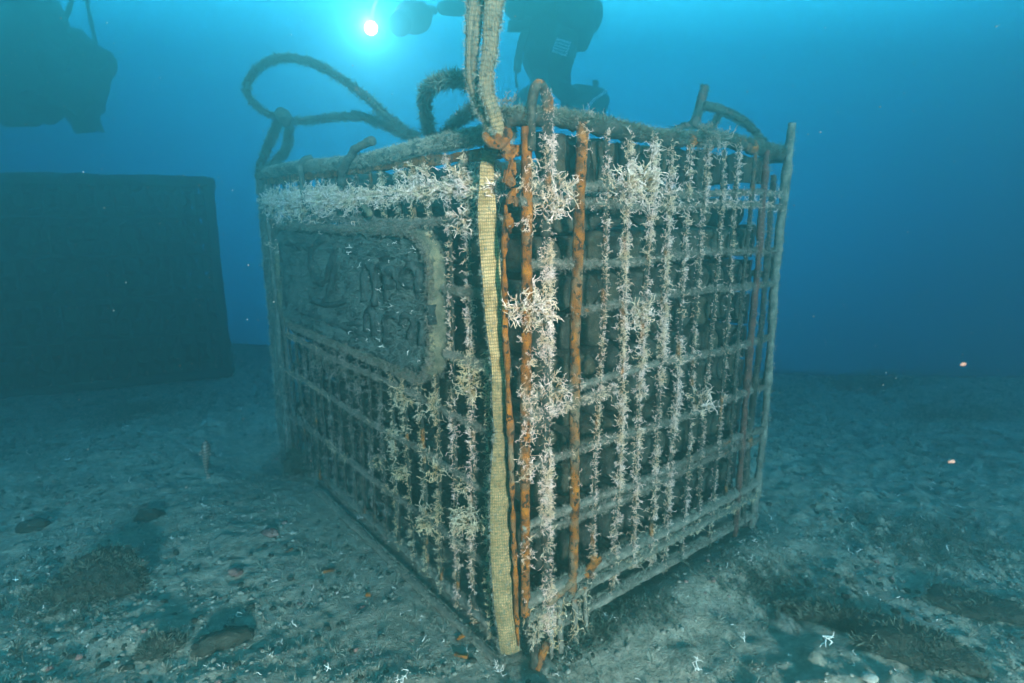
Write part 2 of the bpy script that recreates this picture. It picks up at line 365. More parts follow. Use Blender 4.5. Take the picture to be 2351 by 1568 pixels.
def web_mat(name, A, B_, fade, clean, rows=330., cols=12.):
    """woven webbing: threads across and along (uv: x across, y metres along)"""
    m = bpy.data.materials.new(name); m.use_nodes = True; t = m.node_tree; b = t.nodes['Principled BSDF']
    b.inputs['Roughness'].default_value = .85; b.inputs['Specular IOR Level'].default_value = .15
    uv = N(t, 'ShaderNodeUVMap'); sp = N(t, 'ShaderNodeSeparateXYZ'); t.links.new(uv.outputs[0], sp.inputs[0])
    cb = N(t, 'ShaderNodeCombineXYZ')
    a = N(t, 'ShaderNodeMath', operation='MULTIPLY'); a.inputs[1].default_value = cols; t.links.new(sp.outputs[0], a.inputs[0])
    c = N(t, 'ShaderNodeMath', operation='MULTIPLY'); c.inputs[1].default_value = rows; t.links.new(sp.outputs[1], c.inputs[0])
    def sn(src):
        s = N(t, 'ShaderNodeMath', operation='MULTIPLY'); s.inputs[1].default_value = math.pi; t.links.new(src, s.inputs[0])
        k = N(t, 'ShaderNodeMath', operation='SINE'); t.links.new(s.outputs[0], k.inputs[0]); ab = N(t, 'ShaderNodeMath', operation='ABSOLUTE'); t.links.new(k.outputs[0], ab.inputs[0])
        pw = N(t, 'ShaderNodeMath', operation='POWER'); pw.inputs[1].default_value = .5; t.links.new(ab.outputs[0], pw.inputs[0]); return pw.outputs[0]
    h = N(t, 'ShaderNodeMath', operation='MULTIPLY'); t.links.new(sn(a.outputs[0]), h.inputs[0]); t.links.new(sn(c.outputs[0]), h.inputs[1])
    co = N(t, 'ShaderNodeTexCoord')
    n = N(t, 'ShaderNodeTexNoise'); n.inputs['Scale'].default_value = 30; n.inputs['Detail'].default_value = 7; n.inputs['Roughness'].default_value = .7; t.links.new(co.outputs['Object'], n.inputs['Vector'])
    r = N(t, 'ShaderNodeValToRGB'); t.links.new(n.outputs[0], r.inputs[0]); ramp(r, [(.35, A), (.62, B_)])
    wv = N(t, 'ShaderNodeMix', data_type='RGBA'); wv.inputs[6].default_value = (A[0] * .45, A[1] * .45, A[2] * .45, 1); t.links.new(h.outputs[0], wv.inputs[0]); t.links.new(r.outputs[0], wv.inputs[7])
    # green-grey felt of algae where the webbing is not clean (along v)
    n2 = N(t, 'ShaderNodeTexNoise'); n2.inputs['Scale'].default_value = 120; n2.inputs['Detail'].default_value = 6; n2.inputs['Roughness'].default_value = .75; t.links.new(co.outputs['Object'], n2.inputs['Vector'])
    v0, v1, soft = clean
    q = N(t, 'ShaderNodeMapRange'); q.inputs[1].default_value = v0 - soft; q.inputs[2].default_value = v0; t.links.new(sp.outputs[1], q.inputs[0])
    q2 = N(t, 'ShaderNodeMapRange'); q2.inputs[1].default_value = v1; q2.inputs[2].default_value = v1 + soft; t.links.new(sp.outputs[1], q2.inputs[0])
    s1 = N(t, 'ShaderNodeMath', operation='SUBTRACT', use_clamp=True); t.links.new(q.outputs[0], s1.inputs[0]); t.links.new(q2.outputs[0], s1.inputs[1])
    ad = N(t, 'ShaderNodeMath', operation='MULTIPLY_ADD'); t.links.new(s1.outputs[0], ad.inputs[0]); ad.inputs[1].default_value = -.45; t.links.new(n2.outputs[0], ad.inputs[2])
    q3 = N(t, 'ShaderNodeMapRange'); q3.inputs[1].default_value = .36; q3.inputs[2].default_value = .62; t.links.new(ad.outputs[0], q3.inputs[0])
    fin = N(t, 'ShaderNodeMix', data_type='RGBA'); t.links.new(q3.outputs[0], fin.inputs[0]); t.links.new(wv.outputs[2], fin.inputs[6]); fin.inputs[7].default_value = (*fade, 1)
    t.links.new(fin.outputs[2], b.inputs['Base Color'])
    bp = N(t, 'ShaderNodeBump'); bp.inputs['Distance'].default_value = .0010
    ah = N(t, 'ShaderNodeMath', operation='ADD'); t.links.new(h.outputs[0], ah.inputs[0]); t.links.new(n2.outputs[0], ah.inputs[1])
    t.links.new(ah.outputs[0], bp.inputs['Height']); t.links.new(bp.outputs[0], b.inputs['Normal'])
    return m
M['web'] = web_mat('yellow_webbing', (.26, .165, .065), (.58, .40, .20), (.095, .085, .045), (.14, .46, .08), rows=140, cols=9)
M['web_grey'] = web_mat('silted_webbing', (.15, .12, .07), (.36, .27, .14), (.10, .10, .075), (.52, .62, .05), rows=120, cols=8)

# ------------------------------------------------------------------ the body of water
hm = bpy.data.materials.new('sea_water'); hm.use_nodes = True; ht = hm.node_tree
ht.nodes.clear(); ho = N(ht, 'ShaderNodeOutputMaterial'); pv = N(ht, 'ShaderNodeVolumePrincipled')
HAZE = 2.6
pv.inputs['Color'].default_value = (.012, .044, .045, 1); pv.inputs['Density'].default_value = HAZE; pv.inputs['Anisotropy'].default_value = .78
pv.inputs['Absorption Color'].default_value = (.43, .664, .758, 1)
ht.links.new(pv.outputs[0], ho.inputs['Volume'])
g = G(); boxpts(g, (0, 5.0, .25), (9., 0, 0), (0, 5.4, 0), (0, 0, 3.4))
link('haze', g.mesh('haze', smooth=False, mat=hm), kind='stuff')

# ------------------------------------------------------------------ seabed
def ground_z(X, Y):
    P = np.stack([X, Y, np.zeros_like(X)], -1)
    z = .022 * fbm(P, 1.1, 3, 3) + .009 * fbm(P, 6, 3, 9) + .006 * fbm(P, 28, 3, 21)
    lumps = np.clip(fbm(P, 14, 2, 33) - .25, 0, 1); z = z + .03 * lumps * np.clip((vn(P, 1.6, 44) + .5), 0, 1)
    # keep it level round the foot of the cage, a scour at the far left foot
    q = P - C0; tl = q @ dL; tr = q @ dR
    dx = np.maximum(0, np.maximum(-tl, tl - LL)); dy = np.maximum(0, np.maximum(-tr, tr - LR)); d = np.hypot(dx, dy)
    w = np.exp(-(d / .25) ** 2)
    z = z * (1 - .75 * w) - .028 * w - .06 * np.exp(-((tl - 1.75) ** 2 + (tr + .05) ** 2) / .12)
    # spoil banked along the right face
    z = z + .062 * np.exp(-((tr - .60) / .42) ** 2) * np.exp(-((-tl - .09) / .10) ** 2)
    # added drop-off beyond the cages, shaped so far sand fades into brighter water
    z = z - .30 * np.maximum(0, Y - 3.7 - .9 * np.clip((-X - .8) / 1.0, 0, 1) + .25 * vn(P, .7, 71)) ** 1.4
    z = np.maximum(z, -1.7 + .05 * vn(P, 2., 5))
    return z
def axis(lo, hi, a, b, fine, coarse_n):
    return np.unique(np.round(np.r_[np.linspace(lo, a, coarse_n), np.arange(a, b, fine), np.linspace(b, hi, coarse_n)], 4))
xs = axis(-8.9, 8.9, -1.9, 2.0, .011, 60); ys = axis(-.36, 10.3, .35, 2.9, .011, 60)
X, Y = np.meshgrid(xs, ys, indexing='ij'); Z = ground_z(X, Y)
nx, ny = X.shape; i = np.arange(nx - 1)[:, None] * ny; j = np.arange(ny - 1)[None, :]
g = G(); g.add(np.stack([X, Y, Z], -1).reshape(-1, 3), np.stack([i + j, i + ny + j, i + ny + j + 1, i + j + 1], -1).reshape(-1, 4))
M['sand'] = material('silty_sand', [(.28, (.14, .132, .10)), (.5, (.235, .222, .17)), (.72, (.37, .35, .28))], 45, detail=12, bump=.010, bscale=90,
                     stops2=[(.3, (.09, .095, .078)), (.7, (.26, .26, .22))], mix2=(9, .52, .66), speck=((.5, .5, .45), 210, .70))
link('seabed', g.mesh('seabed', mat=M['sand']), kind='structure')
def gz(x, y): return float(ground_z(np.array([x]), np.array([y]))[0])
def gpt(px, py):
    """where a sight line meets the seabed"""
    z = 0.
    for _ in range(6):
        P = atz(px, py, z); z = gz(P[0], P[1])
    return np.array([P[0], P[1], z])
def in_cage(X, Y, m=.0):
    q = np.stack([X, Y, 0 * X], -1) - C0; tl = q @ dL; tr = q @ dR
    return (tl > -m) & (tl < LL + m) & (tr > -m) & (tr < LR + m)
def scatter_ground(n, y0, y1, wx=1.0, seed=0, clump=None):
    r = np.random.default_rng(seed); y = y0 + (y1 - y0) * r.random(n) ** 1.25; x = r.uniform(-1, 1, n) * (y * .95 + .25) * wx
    k = ~in_cage(x, y, .0)
    if clump is not None:
        P = np.stack([x, y, 0 * x], -1); k &= (vn(P, clump, seed + 3) + .5 * vn(P, clump * 3, seed + 4)) > r.uniform(-.6, .7, n)
    x, y = x[k], y[k]; return np.stack([x, y, ground_z(x, y)], -1)

# loose gravel and grit
def stuff_blobs(name, P, smin, smax, mat, seed, lump=.35, pw=2.5):
    import bmesh
    r = np.random.default_rng(seed); tp = []
    for k in range(6):
        gg = G(); blob(gg, (0, 0, 0), 1, 1, lump, 1.3, seed=seed + k, squash=(1, .8, .6)); tp.append((gg.v[0], gg.t[0], np.zeros(len(gg.v[0]))))
    g = G(); n = len(P); sz = smin + (smax - smin) * r.random(n) ** pw
    D = r.normal(0, .35, (n, 3)); D[:, 2] = 1
    scatter(g, tp, P, D, sz); link(name, g.mesh(name, mat=mat, smooth=True), kind='stuff')
stuff_blobs('gravel', scatter_ground(26000, .45, 4.2, seed=1, clump=3.), .0015, .010, M['stone'], 11)
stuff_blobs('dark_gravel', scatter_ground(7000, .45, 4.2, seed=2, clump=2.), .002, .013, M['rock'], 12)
stuff_blobs('red_gravel', scatter_ground(900, .45, 2.8, seed=4, clump=2.), .003, .013, M['redstone'], 13)
P = scatter_ground(2600, .45, 4.5, seed=5); r_ = np.random.default_rng(5)
g = G(); D = r_.normal(0, 1, P.shape); D[:, 2] = np.abs(D[:, 2]) * .35; scatter(g, TWIG, P + UP * .002, D, .006 + .02 * r_.random(len(P)) ** 4)
link('polyp_fragments', g.mesh('polyp_fragments', attr=True, mat=M['white']), kind='stuff')
P = scatter_ground(30000, .45, 3.6, seed=6, clump=2.2); r_ = np.random.default_rng(6); D = r_.normal(0, .5, P.shape); D[:, 2] = 1
g = G(); scatter(g, HAIR, P - UP * .001, D, .006 + .016 * r_.random(len(P)) ** 2)
link('algal_turf', g.mesh('algal_turf', attr=True, mat=M['turf_light'], smooth=False), kind='stuff')

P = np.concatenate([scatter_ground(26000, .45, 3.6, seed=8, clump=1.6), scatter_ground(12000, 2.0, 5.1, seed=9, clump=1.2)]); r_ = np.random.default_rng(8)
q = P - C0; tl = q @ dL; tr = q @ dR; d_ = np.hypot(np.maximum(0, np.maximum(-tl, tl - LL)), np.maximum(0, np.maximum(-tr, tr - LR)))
P = P[r_.random(len(P)) < np.clip((d_ - .30) / .7, .03, 1)]; D = r_.normal(0, .6, P.shape); D[:, 2] = .8  # algal turf thickened away from the cage to paint in light falloff
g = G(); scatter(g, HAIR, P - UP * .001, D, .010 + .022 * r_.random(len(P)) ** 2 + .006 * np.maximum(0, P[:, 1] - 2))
link('dark_falloff_turf', g.mesh('dark_falloff_turf', attr=True, mat=M['turf'], smooth=False), kind='stuff')

# ------------------------------------------------------------------ the bottle cage
cage = empty('bottle_cage', C0, 'large rusty bar cage packed with bottles, overgrown with white polyps, near centre', 'cage')
def part(name, g, mat, parent=None, **kw):
    return link(name, g.mesh(name, mat=mat), parent or cage, **kw)
def growth_part(parent, lists, mat, name='polyp_growth'):
    g = G()
    for tpl, P, D, s in lists: scatter(g, tpl, P, D, s)
    if g.n: return link(name, g.mesh(name, attr=True, mat=mat, smooth=True), parent, kind='stuff')
def band(P, intervals, base=0., nz=None, soft=.03, sd=1):
    """density along z intervals [(zlo, zhi, d)]"""
    z = P[:, 2]; d = np.full(len(z), float(base))
    for lo, hi, v in intervals:
        d = np.maximum(d, v * np.clip((z - lo) / soft + .5, 0, 1) * np.clip((hi - z) / soft + .5, 0, 1))
    return d * np.clip(.8 + .5 * vn(P, 13, sd) + .45 * vn(P, 60, sd + 4), 0, 1)
# right face uprights: t along face, radius, material, z bottom, z top, growth bands, amount, length
def Zr(x, y): return onR(x, y)[2]
RB = [
 (.145, .0125, 'rust', .115, 1.225, [(1.16, 1.24, 1.), (.62, .68, .45), (.40, .46, .25)], 600, .022),
 (.224, .0065, 'bar_rusty', .13, 1.225, [(.1, 1.23, .55), (.95, 1.2, .6), (.5, .8, .7)], 900, .020),
 (.300, .0075, 'bar_rusty', .06, 1.215, [(.35, 1.2, .95), (.55, .78, 1.), (1.0, 1.2, .8)], 1500, .027),
 (.376, .0065, 'bar_rusty', .10, 1.215, [(.98, 1.2, 1.), (.78, .98, .45), (.58, .74, .9), (.1, .45, .15)], 1400, .030),
 (.452, .0075, 'bar_rusty', .08, 1.205, [(.95, 1.2, .55), (.60, .92, 1.), (.1, .55, .12), (.25, .40, .6)], 1400, .028),
 (.525, .0065, 'bar', .02, 1.205, [(.82, .98, .5), (.45, .72, .85), (.2, .34, .7)], 1100, .028),
 (.600, .0065, 'bar', .06, 1.235, [(1.10, 1.25, 1.), (.9, 1.1, .5), (.58, .74, .8), (.1, .5, .15)], 1100, .028),
 (.675, .0065, 'bar', .10, 1.205, [(.35, .5, .5), (.9, 1.15, .4)], 800, .024),
 (.752, .0065, 'bar', .02, 1.225, [(1.08, 1.22, 1.), (.8, 1.0, .4), (.18, .34, .5)], 900, .026),
 (.825, .0065, 'bar', .12, 1.205, [(1.0, 1.18, .6), (.60, .68, .7)], 800, .024),
 (.895, .0100, 'dull_rust', .0, 1.215, [(.9, 1.2, .9)], 1100, .024),
 (.945, .0090, 'bar', .02, 1.15, [(.85, 1.12, .8)], 900, .022),
 (1.015, .0120, 'bar_silt', -.02, 1.30, [(.0, 1.28, .75)], 1500, .020),
]
for k, (t, r, mt, z0, z1, bands, amt, ln) in enumerate(RB):
    wob = [PR(t + .004 * math.sin(3.1 * k + 5 * z) - (.002 if k else 0), z, .016 + .003 * math.sin(k * 2 + 7 * z)) for z in np.linspace(z0, z1, 14)]
    r *= .8 if 0 < k < 10 else 1; g = G(); P, s = tube(g, wob, r, 9, .007, .13 if mt == 'rust' else .28, 70 if mt == 'rust' else 45, seed=k + 10)
    o = part('corner_post' if k == len(RB) - 1 else 'vertical_bar', g, M[mt])
    pos, D = along(P, r, int(amt * (1.5 if k < 6 else 1.3)), dens=lambda q: band(q, bands, .0 if mt == 'rust' else .34 if k < 12 else .2, sd=k), out=nR, outw=1)
    D = D + nR * .15
    p2, D2 = along(P, r, 0 if mt == 'rust' else 90 if t > .88 else 260, out=nR, outw=1)
    mat = M['growth'] if k < 9 else M['growth_grey']
    growth_part(o, [(SPRIG, pos, D, ln * (.64 if k < 6 else .5) * (.35 + .9 * rng.random(len(pos)) ** 1.5)), (TWIG, p2, D2, .006 + .006 * rng.random(len(p2)))], mat)
# the U hook at the near corner: its right leg is the thickly overgrown upright
hook_path = smooth_path([PR(.004, 1.16, .02), PR(.004, 1.22, .02), PR(.006, 1.262, .02), PR(.022, 1.285, .02), PR(.040, 1.268, .02), PR(.046, 1.22, .02), PR(.047, 1.0, .018), PR(.050, .7, .018), PR(.056, .4, .018), PR(.062, .2, .018), PR(.068, .06, .018)], 8)
g = G(); P, s = tube(g, hook_path, .0095, 10, .008, .2, 50, seed=3)
o = part('lifting_hook', g, M['bar_rusty'])
legm = lambda q: np.where((q - C0) @ dR > .036, 1., .05) * np.clip(.55 + .9 * vn(q, 13, 5), .12, 1)
pos, D = along(P, .010, 4200, dens=legm, out=nR, outw=1); D = D + nR * .1
growth_part(o, [(SPRIG, pos, D, .0155 * (.4 + .7 * rng.random(len(pos))) * np.where(pos[:, 2] > 1.19, .45, 1.))], M['growth'])
pos, D = along(P, .010, 450, dens=lambda q: legm(q) * (q[:, 2] < .75), out=nR, outw=1)
growth_part(o, [(SPRIG, pos, D, .017 * (.5 + .8 * rng.random(len(pos))))], M['growth_tan'], 'tan_growth')
def clump(parent, c, rad, n, ln, mat, name='polyp_clump', out=nR, sq=(1, 1, 1)):
    n = int(n * .42); D = rng.normal(size=(n, 3)); D /= np.linalg.norm(D, axis=1)[:, None]
    n = len(D); P = np.asarray(c) + D * rad * (rng.random((n, 1)) ** .5) * np.array(sq); growth_part(parent, [(SPRIG, P, D + out * .5, ln * (.5 + .8 * rng.random(n)))], mat, name)
clump(o, onR(1222, 705, .03), .040, 260, .028, M['growth'], sq=(1, 1, .9))
clump(o, onR(1262, 470, .03), .030, 130, .026, M['growth'])
# near corner post, flaking rust, ends above the ground
g = G(); P, s = tube(g, [PR(.0, z, .012 + .002 * math.sin(9 * z)) for z in np.linspace(.125, 1.205, 16)], .0112, 12, .006, .13, 75, seed=77)
post = part('corner_post', g, M['rust'])
pos, D = along(P, .0125, 900, dens=lambda q: band(q, [(1.09, 1.14, 1.), (1.0, 1.04, .8), (.80, .86, .5), (.56, .80, .55), (.46, .6, .9), (.26, .31, .7)], .02), out=nR, outw=1)
growth_part(post, [(SPRIG, pos, D + nR * .3, .018 * (.5 + .8 * rng.random(len(pos))))], M['growth'])
g = G(); tube(g, [PR(.014, .105, .03), PR(.012, -.01, .035)], .0085, 9, .007, .3, 45, seed=79); o = part('corner_foot', g, M['bar_rusty'])
pos, D = along([PR(.014, .11, .03), PR(.012, .06, .035)], .010, 130); growth_part(o, [(SPRIG, pos, D, .012 * (.5 + rng.random(len(pos))))], M['growth_tan'])
g = G(); tube(g, [PR(.012, -.012, .038), PR(.055, .035, .03)], .010, 9, .007, .35, 45, seed=80); part('corner_foot', g, M['rust'])
for t_, z_ in ((.068, .12), (.098, .13), (.150, .11), (.185, .13)):
    g = G(); tube(g, [PR(t_, z_, .025), PR(t_ + .004, -.02, .03)], .0065, 8, .007, .35, 50, seed=int(t_ * 1000)); o = part('short_bar', g, M['bar_silt'])
    pos, D = along([PR(t_, z_, .025), PR(t_, .0, .03)], .007, 36); growth_part(o, [(TWIG, pos, D, .012 + .008 * rng.random(len(pos)))], M['growth_tan'])
# flakes of rusted iron round the near top corner
def rust_plate(c, u, v, w, seed):
    r_ = np.random.default_rng(seed); g = G(); T2 = []; n1 = 14
    a, b_ = np.meshgrid(np.linspace(-1, 1, n1), np.linspace(-1, 1, n1), indexing='ij')
    Pq = np.asarray(c) + a[..., None] * u + b_[..., None] * v; lim = 1 + .5 * vn(Pq, 90, seed) + .3 * vn(Pq, 200, seed + 1); ok = (np.hypot(a, b_) < lim * .95) & (vn(Pq, 70, seed + 3) < .72)
    nn = w / np.linalg.norm(w); bump_ = (.006 * fbm(Pq, 60, 3, seed + 2))[..., None] * nn; F = Pq + nn * .0025 + bump_; Bk = Pq - nn * .0025 + bump_ * .7
    i = np.arange(n1 - 1)[:, None] * n1; j = np.arange(n1 - 1)[None, :]; Q = np.stack([i + j, i + n1 + j, i + n1 + j + 1, i + j + 1], -1).reshape(-1, 4); Q = Q[ok.reshape(-1)[Q].all(1)]
    e = {}
    for q in Q:
        for k in range(4): e[(q[k], q[(k + 1) % 4])] = 1
    side = [(a1, b1, b1 + n1 * n1, a1 + n1 * n1) for (a1, b1) in e if (b1, a1) not in e]
    g.add(np.concatenate([F.reshape(-1, 3), Bk.reshape(-1, 3)]), np.concatenate([Q, Q[:, ::-1] + n1 * n1, np.array(side)])); part('rust_flake', g, M['rust'])
for k, (x, y, a, b) in enumerate([(1165, 345, .018, .020), (1176, 380, .010, .035), (1170, 415, .016, .02), (1184, 442, .020, .012), (1168, 520, .012, .026), (1180, 462, .018, .010)]):
    rust_plate(onR(x, y, .004), dR * a, UP * b, nR * .006, 200 + k)
# right face cross bars
HB = [(1.093, .0075, 0, 1.02, .5), (1.060, .0070, -.02, 1.02, .9), (.933, .0065, 0, 1.02, .55), (.833, .0065, .13, 1.02, .35), (.655, .0075, -.01, 1.02, .6), (.615, .0065, -.01, .28, .9), (.490, .0065, .02, 1.02, .4), (.348, .0085, -.01, 1.02, .35), (.318, .0070, -.01, 1.02, .3)]
for k, (z, r, t0, t1, dn) in enumerate(HB):
    r *= 1.0; P0 = [PR(t, z + .005 * math.sin(t * 9 + k) + .002 * math.sin(t * 31), .013) for t in np.linspace(t0, t1, 16)]
    g = G(); P, s = tube(g, P0, r, 8, .009, .22, 45, seed=k + 40); o = part('horizontal_bar', g, M['bar_silt'])
    pos, D = along(P, r, int(950 * dn), dens=lambda q: np.clip(.30 + 1.1 * vn(q, 9, k), .05, 1) * np.clip(1.25 - ((q - C0) @ dR) * .8, .2, 1), out=nR, outw=1)
    p2, D2 = along(P, r, 1300, out=nR, outw=1)
    growth_part(o, [(SPRIG, pos, D + nR * .2, .015 * (.4 + .8 * rng.random(len(pos))))], M['growth_grey'] if k in (2, 3, 7, 8) else M['growth']); growth_part(o, [(HAIR, p2, D2, .006 + .007 * rng.random(len(p2)))], M['turf_grey'], 'turf')
for k, (xx, yy, rd, n, ln) in enumerate([(1605, 915, .03, 110, .030), (1430, 430, .03, 150, .030), (1475, 420, .03, 190, .034), (1290, 435, .025, 90, .026), (1465, 720, .025, 130, .03), (1270, 890, .03, 130, .024)]):
    clump(o, onR(xx, yy, .02), rd, n, ln, M['growth'])
# heavy base rails of the right face
for k, (z, r, off) in enumerate([(.155, .0150, .012), (.118, .0095, .020), (.045, .0130, .010)]):
    g = G(); P, s = tube(g, [PR(t, z - (.0 if k < 2 else .01) * t, off) for t in np.linspace(.0 if k < 2 else .09, 1.03, 12)], r, 10, .009, .2, 40, seed=60 + k); o = part('base_rail', g, M['bar_silt'])
    pos, D = along(P, r, 2200, out=UP, outw=1); growth_part(o, [(HAIR, pos, D, .007 + .006 * rng.random(len(pos)))], M['turf_light'], 'turf')
    if k == 1:
        pos, D = along(P, r, 500, dens=lambda q: np.clip(.5 + vn(q, 8, 3), 0, 1)); growth_part(o, [(SPRIG, pos, D - UP * .5, .014 * (.5 + rng.random(len(pos))))], M['growth_tan'])
g = G(); tube(g, [PR(.19, .15, .02), PR(.235, .19, .02)], .010, 8, .007, .4, 45, seed=64); part('rust_flake', g, M['rust'])
g = G(); tube(g, [PR(.06, .13, .02), PR(.15, .16, .02)], .011, 8, .007, .4, 45, seed=65); part('rust_flake', g, M['rust'])
# top rail of the right face, lumpy and overgrown
g = G(); P, s = tube(g, [PR(t, 1.222 + .006 * math.sin(t * 11), .0) for t in np.linspace(-.05, 1.02, 24)], .017, 12, .007, .35, 40, seed=70); o = part('top_rail', g, M['bar'])
pos, D = along(P, .017, 5200, out=UP, outw=1); p2, D2 = along(P, .018, 500, dens=lambda q: np.clip(vn(q, 12, 8) + .35, 0, 1), out=UP, outw=1)
growth_part(o, [(HAIR, pos, D, .008 + .012 * rng.random(len(pos)) ** 2)], M['turf'], 'turf'); growth_part(o, [(SPRIG, p2, D2 + UP * .5, .018 * (.4 + .8 * rng.random(len(p2))))], M['growth_grey'])
clump(o, PR(.60, 1.22, .02), .035, 150, .032, M['growth_grey'], sq=(1.2, 1.2, 1)); clump(o, PR(-.01, 1.235, -.05), .03, 120, .02, M['growth_grey'])
# crusted wooden slats inside, under the top rail
for k, (t0, t1, z0, z1) in enumerate([(.07, .140, 1.10, 1.20), (.148, .215, 1.11, 1.20), (.222, .29, 1.10, 1.20), (.30, .37, 1.09, 1.2), (.38, .49, 1.08, 1.2), (.50, .57, 1.12, 1.2), (.58, .66, 1.10, 1.2), (.67, .80, 1.12, 1.2), (.81, .97, 1.13, 1.2)]):
    g = G(); boxpts(g, PR((t0 + t1) / 2, (z0 + z1) / 2, -.035), dR * (t1 - t0) / 2, UP * (z1 - z0) / 2, nR * .010, lump=.008, seed=k + 300, nx=6, ny=8, nz=2); part('wooden_slat', g, M['dark'] if k % 2 else M['bottle'])

# left face
LB = [.105, .183, .262, .344, .428, .511, .594, .676, .758, .840, .922, 1.004, 1.086, 1.168, 1.25, 1.332, 1.414, 1.50, 1.58]
for k, t in enumerate(LB):
    r = .0048; top = 1.17; z0 = .0
    wob = [PL(t + .004 * math.sin(2.3 * k + 6 * z), z, .006 + .003 * math.sin(k + 5 * z)) for z in np.linspace(z0, top, 14)]
    g = G(); P, s = tube(g, wob, r, 8, .010, .25, 50, seed=k + 110)
    o = part('vertical_bar', g, M['bar_rusty'] if k in (1, 4) else M['bar'])
    hidden = (.30 < t < 1.5)
    bands = [(1.10, 1.19, .9 if k in (1, 2, 4, 5, 6) else .3), (.98, 1.10, .45)]
    if k == 1: bands += [(.1, 1.19, .8), (.45, .55, 1.)]
    if k == 0: bands += [(.1, .3, .9), (.5, .62, .4)]
    if not (k in (0, 1)): bands += [(.1, .55, .22)] + [(a, a + .12, .95) for a in np.random.default_rng(k).uniform(.1, .5, 1)]
    if k == 2: bands += [(.12, .34, .9), (.45, .6, .8)]
    if k == 3: bands += [(.15, .30, 1.)]
    pos, D = along(P, r, 1100, dens=lambda q: band(q, bands, .34, sd=k + 20), out=nL, outw=1)
    p2, D2 = along(P, r, 130, out=nL, outw=1)
    ln = .0155
    growth_part(o, [(SPRIG, pos, D + nL * .2, ln * (.45 + .8 * rng.random(len(pos)))), (TWIG, p2, D2, .008 + .007 * rng.random(len(p2)))], M['growth'] if k in (1, 2) else (M['growth_tan'] if k in (0, 3, 4, 5, 6) else M['growth_grey']))
LH = [(1.090, .008, .05, 1.62, 1.), (1.020, .0085, .05, 1.60, .35), (.862, .0055, .05, .285, .4), (.703, .0065, .03, .285, .9), (.546, .0070, .04, 1.60, .35), (.388, .0070, .04, 1.62, .35), (.190, .0075, .04, 1.62, .45)]
for k, (z, r, t0, t1, dn) in enumerate(LH):
    r *= .85; P0 = [PL(t, z + .005 * math.sin(t * 7 + k), .009) for t in np.linspace(t0, t1, 14)]
    g = G(); P, s = tube(g, P0, r, 8, .009, .22, 45, seed=k + 140); o = part('horizontal_bar', g, M['bar_silt'])
    if k == 0:
        pos, D = along(P, .012, 1900, dens=lambda q: np.clip(.75 + .9 * vn(q, 9, 1), .25, 1), out=nL, outw=1)
        growth_part(o, [(SPRIG, pos, D + nL * .2 + UP * .1, .026 * (.5 + .8 * rng.random(len(pos))))], M['growth'])
        for a, b_, n, ln in ((.70, 1.62, 380, .036), (.95, 1.6, 260, .045)):
            tt = rng.uniform(a, b_, n); zz = 1.075 + rng.normal(0, .026, n); Pp = C0 + dL * tt[:, None] + UP * zz[:, None] + nL * rng.uniform(.0, .03, (n, 1))
            D = rng.normal(size=(n, 3)) * .8 + nL * .6 + UP * np.where(zz > 1.075, .7, -.3)[:, None]
            growth_part(o, [(SPRIG, Pp, D, ln * (.35 + .75 * rng.random(n)))], M['growth'], 'polyp_clump')
    else:
        pos, D = along(P, r, int(1100 * dn), dens=lambda q: np.clip(.25 + 1.2 * vn(q, 8, k + 60), .03, 1), out=nL, outw=1)
        p2, D2 = along(P, r, 1700, out=nL, outw=1)
        growth_part(o, [(SPRIG, pos, D + nL * .2, .016 * (.4 + .8 * rng.random(len(pos))))], M['growth_tan'] if k > 2 else M['growth_grey']); growth_part(o, [(HAIR, p2, D2, .006 + .007 * rng.random(len(p2)))], M['turf_grey'], 'turf')
for xx, yy, rd, n, ln in [(1075, 505, .03, 170, .026), (1085, 880, .035, 150, .024), (1000, 930, .022, 70, .022), (925, 910, .022, 110, .024), (985, 1195, .03, 150, .028), (1075, 1190, .035, 190, .026), (1000, 1080, .02, 60, .024), (925, 1085, .02, 80, .024), (905, 1000, .02, 60, .024), (1060, 400, .02, 110, .026), (820, 880, .02, 50, .024), (770, 835, .03, 90, .026), (740, 820, .025, 60, .026), (1110, 1210, .03, 70, .02), (870, 1060, .02, 60, .02), (1060, 1110, .02, 60, .02), (975, 400, .018, 70, .026), (935, 400, .014, 40, .024), (640, 560, .03, 110, .028), (655, 640, .025, 80, .024), (660, 900, .03, 110, .022), (700, 950, .03, 70, .022)]:
    clump(o, onL(xx, yy, .02), rd, n, ln, M['growth'] if yy < 600 else M['growth_tan'] if xx > 850 else M['growth_grey'], out=nL)
for k, (z, r, off) in enumerate([(.016, .0125, .0), (-.018, .0115, .04)]):
    g = G(); P, s = tube(g, [PL(t, z + .002 * math.sin(5 * t), off) for t in np.linspace(.02, 1.2, 14)], r, 10, .010, .2, 40, seed=160 + k); o = part('base_rail', g, M['bar_silt'])
    pos, D = along(P, r, 1300, out=UP, outw=1); growth_part(o, [(HAIR, pos, D, .006 + .004 * rng.random(len(pos)))], M['turf_light'], 'turf')
# far left corner post, thick with weed
g = G(); P, s = tube(g, [PL(LL, z, .0) for z in np.linspace(-.12, 1.2, 10)], .024, 10, .012, .25, 30, seed=170); o = part('corner_post', g, M['fuzzrail'])
pos, D = along(P, .024, 3400, out=nL, outw=0); growth_part(o, [(HAIR, pos, D, .010 + .014 * rng.random(len(pos)) ** 2)], M['turf_light'], 'turf')
for dt in (.05, .10):
    g = G(); tube(g, [PL(LL - dt, z, .0) for z in np.linspace(-.05, 1.17, 10)], .014, 8, .012, .3, 30, seed=171); part('corner_bar', g, M['bar_silt'])
